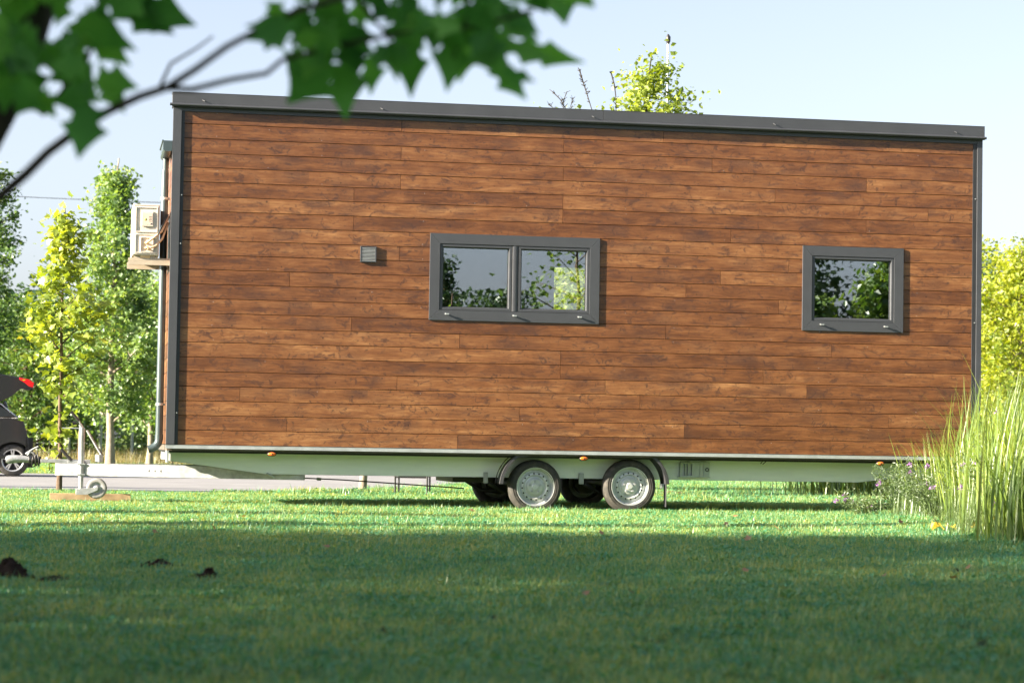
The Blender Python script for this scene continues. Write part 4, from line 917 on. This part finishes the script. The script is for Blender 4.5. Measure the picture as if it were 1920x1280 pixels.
V, F, a_ = blades(P_, g.uniform(.35, .85, n), g.uniform(.008, .017, n), g, .35, 6, .2, (-.12, 0)); tag(np_mesh('reed_bed', V, F, M['reed'], None, a_), 'shorter reeds leaning left in front of the house corner', 'reeds', kind='stuff')
n = 2200; P_ = band(n, [(4.6, 16.2), (5.2, 18), (5.5, 20), (5.6, 22)], .42)
V, F, a_ = blades(P_, g.uniform(.6, 1.5, n), g.uniform(.008, .021, n), g, .26, 7, .17); tag(np_mesh('reed_bed', V, F, M['reed'], None, a_), 'outer reeds cut by the right edge of the photo', 'reeds', kind='stuff')
n = 900; P_ = band(n, [(4.2, 33), (5.2, 33.5), (6.3, 34)], .25)
V, F, a_ = blades(P_, g.uniform(.3, .85, n), g.uniform(.012, .026, n), g, .25, 5, .2); tag(np_mesh('reed_clump', V, F, M['reed'], None, a_), 'clump of reeds seen beneath the rear end of the trailer', 'reeds', kind='stuff')
n = 2600; P_ = band(n, [(3.55, 17.3), (3.85, 18.6), (3.98, 20), (3.9, 21.2), (3.8, 22.0)], .17)
V, F, a_ = blades(P_, g.uniform(.10, .42, n), g.uniform(.004, .010, n), g, .5, 4, .45); tag(np_mesh('herb_border', V, F, M['herb'], None, a_), 'low tangle of grey green grasses and weeds in front of the reeds', 'plants', kind='stuff')
def bush(name, x, y, n_st, h, r_, nfl, label, seed):
    g = np.random.default_rng(seed); rr = random.Random(seed); e = empty(name, (x, y, gz(x, y)), 0, label, 'flowering plant', 'purple flowering herbs by the reeds')
    mb = MB(); tips = []; LP = []
    for i in range(n_st):
        a = rr.uniform(0, 2*PI); L_ = rr.uniform(.5, 1)*r_; hh = rr.uniform(.45, 1)*h; pts = [Vector((rr.gauss(0, .05), rr.gauss(0, .05), 0))]
        for j in range(1, 6):
            t = j/5; pts.append(Vector((math.cos(a)*L_*t**1.2+rr.gauss(0, .012), math.sin(a)*L_*t**1.2+rr.gauss(0, .012), hh*t**.85)))
            LP.append(pts[-2].lerp(pts[-1], rr.random())); LP.append(pts[-1]); LP.append(pts[-2].lerp(pts[-1], rr.random()))
            if j > 2:
                q = pts[-1]+Vector((rr.gauss(0, .07), rr.gauss(0, .07), rr.uniform(.02, .09))); mb.tube([pts[-1], q], [.0018, .0012], 4, cap=False); LP += [q, pts[-1].lerp(q, .5)]
        mb.tube(pts, [.0035, .003, .0028, .0024, .002, .0014], 4, cap=False); tips.append(pts[-1])
    mb.build('stems', M['herb'], e)
    LP = np.repeat(np.array(LP), 3, 0)+g.normal(size=(len(LP)*3, 3))*.012; V, F, a_ = leaf_cloud(LP, .030, g, (DIAMOND[0]*np.array([.38, 1, 1]), DIAMOND[1]), flat=0); np_mesh('leaves', V, F, M['herb'], e, a_)
    for tpt in rr.sample(tips, min(nfl, len(tips))):
        q = np.array(tpt)[None]+g.normal(size=(26, 3))*.009; V, F, a_ = leaf_cloud(q, .017, g, flat=0.2); np_mesh('flower', V, F, M['petal'], e, a_)
for i, (x, y, n_, h, r_, nf, lb) in enumerate([(3.68, 21.9, 38, .46, .36, 7, 'sprawling herb with small purple flowers in front of the last marker lamp'), (3.72, 20.6, 40, .52, .42, 6, 'bushy herb with purple flowers at the left foot of the reeds'), (4.05, 19.3, 36, .62, .38, 5, 'taller herb with scattered purple flowers in the middle of the reeds'), (3.35, 22.4, 22, .22, .28, 5, 'lowest creeping herb with purple flowers on the lawn edge'), (3.95, 18.0, 30, .42, .30, 4, 'nearest flowering herb at the front of the reeds'), (4.35, 20.6, 20, 1.0, .25, 4, 'tallest flowering stems rising among the reeds')]):
    bush('flowering_herb', x, y, n_, h, r_, nf, lb, 400+i)
g = np.random.default_rng(410)
for i, (px, py, s, lb) in enumerate([(1762, 965, .06, 'upper yellow leaf cluster lying in the herbs'), (1778, 972, .05, 'small yellow leaf beside the upper cluster'), (1856, 985, .07, 'larger yellow leaf cluster near the reed foot'), (1866, 992, .06, 'lowest yellow leaf close to the reed foot')]):
    Y = 18.2; c = at(px, py, Y); V, F, a_ = leaf_cloud(np.array([[0, 0, .02]]*7)+g.normal(size=(7, 3))*np.array([.04, .04, .012]), s, g); o = np_mesh('yellow_leaf', V, F, M['yellowleaf'], None, a_); o.location = (c.x, Y, gz(c.x, Y)+.03); tag(o, lb, 'leaf', 'yellow leaves by the reeds')

# molehills and crumbs of soil
def mound(x, y, r_, h, label, seed):
    g = np.random.default_rng(seed); rr = random.Random(seed); mb = MB(); n, m_ = 28, 9; vs = []
    for j in range(m_+1):
        t = j/m_
        for i in range(n):
            a = 2*PI*i/n; k = 1+.22*math.sin(2*a+seed)+.14*math.sin(5*a+seed*2)+rr.uniform(-.07, .07); q = r_*t*k
            vs.append((q*math.cos(a), q*math.sin(a)*.9, h*(1-t**1.7)*(1+rr.uniform(-.25, .25))+(-.01 if j == m_ else .004)))
    mb.add(vs, [(j*n+i, j*n+(i+1) % n, (j+1)*n+(i+1) % n, (j+1)*n+i) for j in range(m_) for i in range(n)], 0, True)
    for i in range(34):
        a = rr.uniform(0, 2*PI); q = r_*rr.uniform(.2, 1.5); s = rr.uniform(.05, .16)*min(r_, h*1.6); z = max(.004, h*(1-(q/r_)**1.7) if q < r_ else .004); c = Vector((q*math.cos(a), q*math.sin(a), z+.012))
        k0 = len(mb.v); mb.add([c+Vector(v)*s*rr.uniform(.7, 1.3) for v in ((1, 0, 0), (-1, .1, 0), (0, 1, .1), (0, -1, 0), (.1, 0, .9), (0, 0, -.8))], [(0, 2, 4), (2, 1, 4), (1, 3, 4), (3, 0, 4), (2, 0, 5), (1, 2, 5), (3, 1, 5), (0, 3, 5)], 0, True)
    o = mb.build('molehill', M['soil']); o.location = (x, y, gz(x, y)); return tag(o, label, 'molehill', 'molehills in the lawn')
for i, (px, py, r_, h, lb) in enumerate([(16, 1092, .105, .085, 'largest dark molehill cut by the left edge of the photo'), (300, 1067, .09, .035, 'flat dark molehill farthest back in the shaded lawn'), (392, 1089, .05, .042, 'small peaked molehill right of the flat one'), (100, 1094, .08, .018, 'low crumbled soil beside the largest molehill'),
    (1795, 1078, .03, .018, 'tiny dark soil heap at the right of the shaded lawn'), (925, 1166, .045, .018, 'blurred low soil heap in the middle foreground'), (716, 1190, .022, .016, 'small blurred soil lump left of the middle'), (1842, 1222, .03, .022, 'blurred soil lump near the bottom right corner'), (372, 1090, .04, .018, 'tiniest crumb of soil just left of the small peaked molehill')]):
    v = ray(px, py); t = -(CAM_Z-gz(0, 8))/v.z; mound(v.x*t, v.y*t, r_, h, lb, 500+i)

g = np.random.default_rng(905); M['deadleaf'] = leafmat('dead_brown_leaf', [(0.2, (0.16, 0.07, 0.03)), (0.8, (0.40, 0.24, 0.12))], 0.3)
V, F, a_ = leaf_cloud(np.array([[0, 0, .0]]), .05, g, LOBED, flat=1.5); lf0 = np_mesh('fallen_leaf', V, F, M['deadleaf'], None, a_)
for i in range(22):
    o = lf0 if i == 0 else lf0.copy()
    if i: S.collection.objects.link(o)
    yy = g.uniform(9, 24); xx = g.uniform(-.2, .2)*yy; o.location = (xx, yy, gz(xx, yy)+.034); o.rotation_euler = (g.uniform(-.5, .5), g.uniform(-.5, .5), g.uniform(0, 6.28)); sc_ = g.uniform(.6, 1.3); o.scale = (sc_, sc_, sc_)
    tag(o, 'small dry brown leaf lying on the mown lawn', 'leaf', 'dry leaves fallen on the lawn')
# ------------------------------------------------------------------ folding table behind the trailer
ty = 28.4; xa, xb = at(740, 930, ty).x, at(800, 930, ty).x
tb = empty('folding_table', ((xa+xb)/2, ty, gz(xa, ty)), 0, 'folding table with thin black tube legs standing behind the trailer', 'table'); hw = (xb-xa)/2
mb = MB(); mb.box(-hw-.12, hw+.12, -.05, 1.15, .71, .745); mb.build('tabletop', M['white_plastic'], tb, .006)
for sx_ in (-1, 1):
    for yy, dx_ in ((0.05, 0), (1.0, 0)):
        mb = MB(); mb.tube([(sx_*(hw-.0), yy, 0), (sx_*hw, yy, .70)], .012, 8); mb.tube([(sx_*hw, yy, .32), (sx_*(hw+.035*-1), yy, .25)], .007, 6); mb.build('leg', M['black'], tb)
for yy in (.05, 1.0): mb = MB(); mb.tube([(-hw, yy, .235), (hw, yy, .235)], .009, 6); mb.build('crossbar', M['black'], tb)

# ------------------------------------------------------------------ wire fence beyond the road
fx = [px_x(px, 65) for px in range(-460, 480, 59)]
fe = empty('wire_fence', (fx[0], 65, gz(0, 65)), 0, 'thin wire mesh fence on grey steel posts along the far meadow', 'fence')
for x in fx:
    mb = MB(); mb.tube([(x-fx[0], 0, 0), (x-fx[0], 0, 1.64)], .042, 8); mb.build('post', plain('fence_post', (.34, .38, .36), .6) if 'fence_post' not in bpy.data.materials else bpy.data.materials['fence_post'], fe)
mb = MB()
for z in (.05, .3, .55, .8, 1.05, 1.3, 1.58): mb.tube([(0, 0, z), (fx[-1]-fx[0], 0, z)], .005, 4)
k = 0.0
while k < fx[-1]-fx[0]: mb.tube([(k, 0, .05), (k, 0, 1.58)], .003, 3, cap=False); k += .16
mb.build('wire_mesh', bpy.data.materials['fence_post'], fe)

# power line with its two poles
def upole(x, y, z, lab):
    e = empty('utility_pole', (x, y, gz(x, y)), 0, lab, 'utility pole'); mb = MB(); mb.tube([(0, 0, 0), (0, 0, z+.25)], [.13, .09], 10); mb.build('mast', M['bark'], e); mb = MB(); mb.tube([(0, 0, z-.12), (0, 0, z)], .05, 8); mb.build('insulator', M['black'], e)
a = at(-900, 296, 84); b_ = at(760, 390, 84)
upole(a.x, a.y, a.z-gz(a.x, a.y), 'wooden utility pole left of the photo'); upole(b_.x, b_.y, b_.z-gz(b_.x, b_.y), 'wooden utility pole hidden behind the house')
mb = MB(); mb.tube([a.lerp(b_, i/12)-Vector((0, 0, 1.1*(1-(2*i/12-1)**2)*.35)) for i in range(13)], .013, 5); tag(mb.build('power_line', M['black']), 'single thin cable crossing the sky at the left', 'power line')

# ------------------------------------------------------------------ black estate car with its tailgate up
CYY = 42; wc_ = at(24, 862.5, CYY); gcar = gz(0, CYY)+.008
car = empty('parked_car', (wc_.x, CYY, gcar), math.radians(14), 'black estate car with its tailgate open on the road at the left', 'car')
wr = wc_.z-gcar; hw = .92
def cp_(px, py): v = at(px, py, CYY); return (v.x-wc_.x, v.z-gcar)
low_ = [(-3.95, .22), (-3.95, .55), (-3.8, .70), (-2.75, .86), (-2.3, .94)]
belt = [cp_(-60, 785), cp_(20, 783), cp_(44, 790), cp_(50, 812), cp_(54, 838), cp_(52, 858), cp_(46, 868)]
def arch(cx, r_, n=12): return [(cx+r_*math.cos(PI*i/n), wr*.8+r_*math.sin(PI*i/n)) for i in range(n+1)]
body = low_+belt+[(.42, .25)]+arch(0, .385)+[(-.4, .22)]+arch(-2.9, .385)+[(-3.3, .2)]
mb = MB(); mb.prism(body[::-1], 0, 1.84); mb.build('body', M['carpaint'], car, .035)
roofl = cp_(-2, 756); rearb = cp_(37, 783)
cab = [(-2.3, .93), (-1.55, 1.40), (-1.2, 1.46), (-.5, 1.47), (roofl[0], roofl[1]+.0), (cp_(18, 768)), rearb]
mb = MB(); mb.prism(cab[::-1], .09, 1.75); mb.build('cabin', M['carpaint'], car, .03)
mb = MB()
for q in ([(-2.1, .97), (-1.5, 1.35), (-1.1, 1.40), (-1.05, .97)], [(-1.0, .97), (-1.0, 1.40), (-.55, 1.41), (-.5, .97)], [cp_(-18, 781), cp_(-18, 758), cp_(2, 762), cp_(30, 780)]): mb.prism(q[::-1], .075, .089)
mb.build('side_window', M['carglass'], car)
mb = MB(); q = [cp_(-200, 784.5), cp_(34, 784), cp_(3, 757), cp_(-20, 753)]
mb.tube([(x, .068, z) for x, z in q], .014, 6); mb.build('window_trim', M['chrome'], car)
for cx in (0, -2.9):
    for yy, s in ((.03, -1), (1.81, 1)):
        mb = MB(); mb.lathe([(wr*.66, 0), (wr*.9, -.008*-s*0), (wr*.98, s*-.02), (wr, s*-.05), (wr, s*-.19), (wr*.9, s*-.22)], (cx, yy, wr), 40)
        wh = mb.build('wheel', M['rubber'], car)
        mb = MB(); mb.lathe([(wr*.68, s*-.004), (wr*.63, s*-.006), (wr*.60, s*-.05), (0, s*-.06)], (cx, yy, wr), 40, 1)
        mb.lathe([(wr*.69, s*.002), (wr*.62, s*.002), (wr*.62, s*-.03)], (cx, yy, wr), 40, 0); mb.lathe([(wr*.16, s*-.04), (wr*.15, s*.0), (0, s*.002)], (cx, yy, wr), 20, 0)
        for i in range(5):
            for dd in (-.13, .13):
                a = 2*PI*i/5+.35; mb.bar((cx+wr*.12*math.cos(a+dd), yy-s*.012, wr+wr*.12*math.sin(a+dd)), (cx+wr*.64*math.cos(a+dd), yy-s*.012, wr+wr*.64*math.sin(a+dd)), .022, .024, 0, Vector((0, 1, 0)))
        mb.build('rim', [M['alloy'], M['black']], wh)
for cx in (0, -2.9): mb = MB(); mb.box(cx-.36, cx+.36, .26, 1.58, .16, .70); mb.build('wheel_housing', M['black'], car)
tg = [cp_(-14, 700), cp_(12, 702), cp_(44, 708), cp_(63, 716), cp_(63, 727), cp_(52, 732), cp_(40, 728), cp_(22, 742), cp_(4, 752), cp_(-14, 754)]
mb = MB(); mb.prism(tg[::-1], .12, 1.72); tgo = mb.build('tailgate', M['carpaint'], car, .015)
mb = MB(); q = [cp_(36, 707), cp_(55, 711), cp_(64, 717), cp_(62, 726), cp_(55, 724), cp_(47, 717), cp_(38, 712)]
mb.prism(q[::-1], .105, .40); mb.build('tail_lamp', M['red'], tgo, .008)
mb = MB(); mb.prism(q[::-1], 1.44, 1.735); mb.build('tail_lamp', M['red'], tgo, .008)
mb = MB(); mb.tube([(cp_(8, 752)[0], .16, cp_(8, 752)[1]), (cp_(14, 765)[0], .16, cp_(14, 765)[1])], .03, 8); mb.build('hinge', M['carpaint'], tgo)
mb = MB(); q = cp_(52, 850); mb.box(-.42, q[0]+.02, -.01, 1.85, q[1]-.10, q[1]-.03); mb.box(.41, .46, .2, 1.6, .5, .6)
mb.build('bumper', M['carpaint'], car, .01)

# ------------------------------------------------------------------ trees behind and beside the camera (they shade the lawn and stand in the window panes)
sh = [(-13.0, 9.3, 6.6, .9, 3.2, 'leaf_mid', 8000), (-13.5, 4.6, 8.0, .9, 3.2, 'leaf_dark', 18000), (-12.5, -.5, 7.0, .8, 3.0, 'leaf_mid', 22000), (-17.5, 7.0, 8.5, 1.0, 3.2, 'leaf_dark', 20000), (-12.0, -5.0, 6.5, .8, 2.8, 'leaf_mid', 16000), (-8.5, 1.2, 4.6, .5, 1.9, 'leaf_mid', 14000), (-10.8, 2.6, 7.0, .6, 2.6, 'leaf_mid', 30000)]
for i, (x, y, h, cb, r_, lf, n_) in enumerate(sh):
    tree('lawn_tree', x, y, h, cb, r_, n_, .15, M[lf], M['bark'], .13, 600+i, 'dome', ['broad tree left of the camera shading the edge of the lawn', 'tall dark tree left of the camera', 'tree left of the camera behind its shoulder', 'tallest dark tree farthest left of the camera', 'tree at the rear left of the camera', 'smaller tree closest to the camera on its left', 'dense tree just left of the camera'][i], limbs=46, twig=7, spread_=.13, up=.35)
for i, (x, y, h, r_) in enumerate([(-15, 14.7, 6.0, .55), (-18, 15.8, 4.4, .5), (-13, 12.9, 7.0, .45), (-14.5, 25.6, 5.2, .9), (-19, 26.2, 6.0, 1.0), (-24, 25.5, 6.4, 1.0)]):
    tree('slender_tree', x, y, h, .5, r_, 5000, .12, M['leaf_mid'], M['bark'], .05, 640+i, 'column', ['slender tree left of the house front corner', 'shorter slender tree left of the house', 'tallest slender tree left of the house', 'roadside tree nearest to the drawbar', 'second roadside tree from the drawbar', 'roadside tree farthest left'][i], limbs=30, twig=4)
for i, (x, y, h, r_, lf, n_, k_) in enumerate([(14.9, 5.6, 4.75, 1.5, 'leaf_mid', 26000, 'dome'), (19.5, 1.0, 5.6, 2.6, 'leaf_mid', 12000, 'dome'), (16.5, -3.5, 5.8, 2.0, 'leaf_dark', 9000, 'oval'), (9.3, 2.0, 5.6, 1.4, 'leaf_mid', 800, 'oval'), (4.75, 7.6, 3.3, .4, 'leaf_mid', 190, 'cone'), (9.9, -7.6, 5.3, .9, 'leaf_dark', 2500, 'cone'), (12.4, -11, 4.4, 2.0, 'leaf_dark', 9000, 'dome'), (12.3, 4.8, 3.45, 1.5, 'leaf_mid', 20000, 'dome')]):
    tree('park_tree', x, y, h, .6, r_, n_, .13, M[lf], M['bark'], .08, 660+i, k_, ['green tree right of the camera mirrored in the square window', 'broad tree far right of the camera', 'dark tree behind the camera at its right', 'sparse tree right of the camera mirrored in the long window', 'slim sapling mirrored in the left pane of the long window', 'dark tree far behind the camera', 'broad dark tree far behind the camera at its right', 'low round tree beside the one mirrored in the square window'][i], limbs=30, twig=6)

# ------------------------------------------------------------------ the tree whose branches hang into the top of the photo
NT = empty('overhanging_tree', (-1.95, 4.4, 0), 0, 'out of focus tree whose dark green branches hang across the top left of the photo', 'tree')
O_ = NT.location
def nb(px, py, Y): return at(px, py, Y)-O_
mb = MB(); mb.tube([(0, 0, -.05), (.05, 0, .5), (.22, -.03, 1.0), (.42, .0, 1.5), (.62, .1, 2.2), (.8, .15, 3.0), (1.0, .1, 4.2)], [.13, .10, .085, .075, .065, .05, .02], 14); mb.build('trunk', M['bark_dark'], NT)
mb = MB()
def limb(pts, r0, r1): mb.tube(pts, [r0+(r1-r0)*i/(len(pts)-1) for i in range(len(pts))], 8)
limb([Vector((.10, 0, .62)), nb(-120, 470, 4.35), nb(0, 368, 4.3), nb(50, 325, 4.28), nb(90, 285, 4.26), nb(140, 248, 4.25), nb(200, 210, 4.22), nb(262, 181, 4.2), nb(312, 165, 4.2), nb(370, 128, 4.15), nb(425, 88, 4.1), nb(478, 60, 4.1), nb(560, 20, 4.05), nb(700, -20, 4.0), nb(900, -60, 4.0)], .011, .004)
limb([nb(312, 165, 4.2), nb(360, 168, 4.2), nb(430, 150, 4.22), nb(500, 138, 4.25), nb(530, 112, 4.25), nb(620, 90, 4.2), nb(760, 60, 4.2), nb(900, 50, 4.15), nb(1000, 20, 4.1)], .006, .003)
limb([Vector((.22, -.03, 1.0)), nb(-20, 250, 4.5), nb(20, 160, 4.55), nb(55, 60, 4.6), nb(90, -40, 4.65), nb(150, -200, 4.7)], .044, .030)
limb([nb(300, 163, 4.9), nb(320, 120, 4.9), nb(370, 90, 5.0), nb(400, 68, 5.0)], .004, .002)
limb([nb(38, 180, 4.4), nb(80, 215, 4.4), nb(150, 130, 4.4), nb(190, 60, 4.35), nb(230, 0, 4.3)], .005, .004)
limb([nb(640, -80, 4.3), nb(680, 10, 4.3), nb(720, 60, 4.3), nb(760, 120, 4.3)], .005, .002); limb([nb(860, -80, 4.2), nb(880, 20, 4.2), nb(850, 110, 4.2)], .005, .002)
limb([Vector((.62, .1, 2.2)), nb(300, -350, 4.5), nb(600, -200, 4.4), nb(900, -120, 4.3), nb(1100, -60, 4.2)], .02, .006)
for k in range(9):
    rr = random.Random(700+k); a = rr.uniform(0, 6.28); s = Vector((.42+.4*k/9, .05, 1.5+2.4*k/9)); mb.tube([s, s+Vector((math.cos(a)*.6, math.sin(a)*.6, .25)), s+Vector((math.cos(a)*1.3, math.sin(a)*1.3, .35))], [.02, .012, .004], 6, cap=False)
mb.build('branches', M['bark_dark'], NT)
# leaves as (foot, tip, half width factor)
LV = [((515, 48), (497, 93), 1.3), ((500, 30), (525, 82), 1.1), ((610, 118), (541, 183), .9), ((655, 110), (640, 212), .75), ((690, 105), (700, 175), .7), ((600, 90), (575, 150), .9), ((765, 70), (771, 181), .42), ((730, 80), (745, 150), .5), ((850, 60), (838, 166), .62), ((880, 60), (860, 150), .55),
      ((975, 88), (1088, 122), .38), ((940, 75), (1040, 110), .45), ((930, 120), (985, 182), .55), ((945, 130), (1001, 160), .5), ((900, 60), (950, 150), .6), ((960, 20), (1015, 62), .6), ((1040, -50), (1058, 42), .9), ((1060, -40), (1112, 12), .8), ((920, 10), (1000, 80), .6),
      ((560, 50), (585, 105), .8), ((590, 60), (560, 100), .8), ((680, 50), (655, 120), .9), ((545, 20), (600, 70), .7), ((570, 100), (540, 140), .9),
      ((250, 2), (362, 46), .55), ((225, 10), (320, 60), .6), ((150, 30), (246, 96), .55), ((170, 70), (240, 119), .6), ((140, 60), (232, 80), .6), ((180, 150), (258, 162), .7), ((165, 195), (148, 291), .62), ((150, 190), (165, 250), .6), ((75, 175), (100, 216), .7), ((60, 150), (25, 214), .9), ((110, 120), (180, 190), .8), ((190, 140), (232, 208), .6), ((170, 175), (90, 190), .55),
      ((20, 120), (5, 205), .8), ((45, 110), (60, 190), .8), ((200, -20), (270, 30), .8)]
g = np.random.default_rng(720); rr = random.Random(721)
def fill(n, cx, cy, sx_, sy_, dirx=0, ymax=999):
    for _ in range(n):
        x = cx+rr.uniform(-1, 1)*sx_; y = cy+rr.uniform(-1, 1)*sy_; a = rr.gauss(PI/2, 1.0); L_ = rr.uniform(42, 80)
        tx, ty_ = x+math.cos(a)*L_+dirx, y+math.sin(a)*L_*.8
        if ty_ < ymax: LV.append(((x, y), (tx, ty_), rr.uniform(.5, .95)))
fill(26, 90, 25, 105, 65, 0, 150); fill(7, 150, 100, 55, 40, 0, 175); fill(42, 760, 0, 200, 50, 10, 105); fill(13, 940, 10, 90, 50, 30, 100); fill(9, 850, 55, 90, 35, 0, 130); fill(8, 690, 60, 80, 30, 0, 150); fill(6, 40, 100, 30, 30, 0, 160); fill(6, 560, 15, 50, 15, 0, 70)
V = []; F = []; A2 = []
base, F0 = LOBED
hl = [(0, 0), (.07, .0), (.20, .05), (.40, .0), (.35, .14), (.24, .27), (.30, .36), (.50, .43), (.40, .52), (.30, .62), (.16, .80), (0, 1.08)]
ol = hl+[(-x, y) for x, y in hl[-2:0:-1]]
for (f, t, wd) in LV:
    Y = 4.25+rr.uniform(-.22, .25); a = nb(*f, Y); b_ = nb(*t, Y+rr.uniform(-.05, .05)); ax_ = b_-a; L_ = ax_.length
    sd = ax_.cross(Vector((0, 1, 0))).normalized(); tw = rr.uniform(-.6, .6); nn = sd.cross(ax_.normalized()); sd = sd*math.cos(tw)+nn*math.sin(tw); nn = sd.cross(ax_.normalized())
    i0 = len(V); fold = rr.uniform(.05, .3); cur = rr.uniform(-.15, .15); asy = rr.uniform(.85, 1.15)
    rowpts = [(x, y) for x, y in ol]+[(0, .15), (0, .4), (0, .65), (0, .85)]
    for (x, y) in rowpts: V.append(a+ax_*y+sd*(x*L_*wd*1.3*(asy if x > 0 else 2-asy))+nn*L_*(fold*abs(x)*.8+cur*y*y))
    n_ = len(ol); mid = [i0+n_+k for k in range(4)]; m_ = len(hl)
    yy = [.15, .4, .65, .85]
    def nearest(y): return mid[min(range(4), key=lambda k: abs(yy[k]-y))]
    for i in range(n_):
        j = (i+1) % n_; a_, b2 = nearest(ol[i][1]), nearest(ol[j][1]); F.append((i0+i, i0+j, a_))
        if a_ != b2: F.append((i0+j, b2, a_))
    A2 += [rr.random()]*len(rowpts)
# the rest of the crown above and around
K = 1500; C_ = np.zeros((K, 3))
for k in range(K):
    a = rr.uniform(0, 6.28); q = 1.5*math.sqrt(rr.random()); C_[k] = (.9+q*math.cos(a), .1+q*math.sin(a)*.8, 2.0+rr.random()*2.4)
for k in range(330): C_[k] = tuple(nb(rr.uniform(-500, 1050), rr.uniform(-420, -80), rr.uniform(3.9, 4.7)))
V2, F2, a2 = leaf_cloud(C_, .12, g, LOBED, .6)
Vn = np.concatenate([np.array([tuple(v) for v in V]), V2]); Fn = np.concatenate([np.array(F), F2+len(V)]); An = np.concatenate([np.array(A2), a2])
np_mesh('leaves', Vn, Fn, M['leaf_near'], NT, An, True)
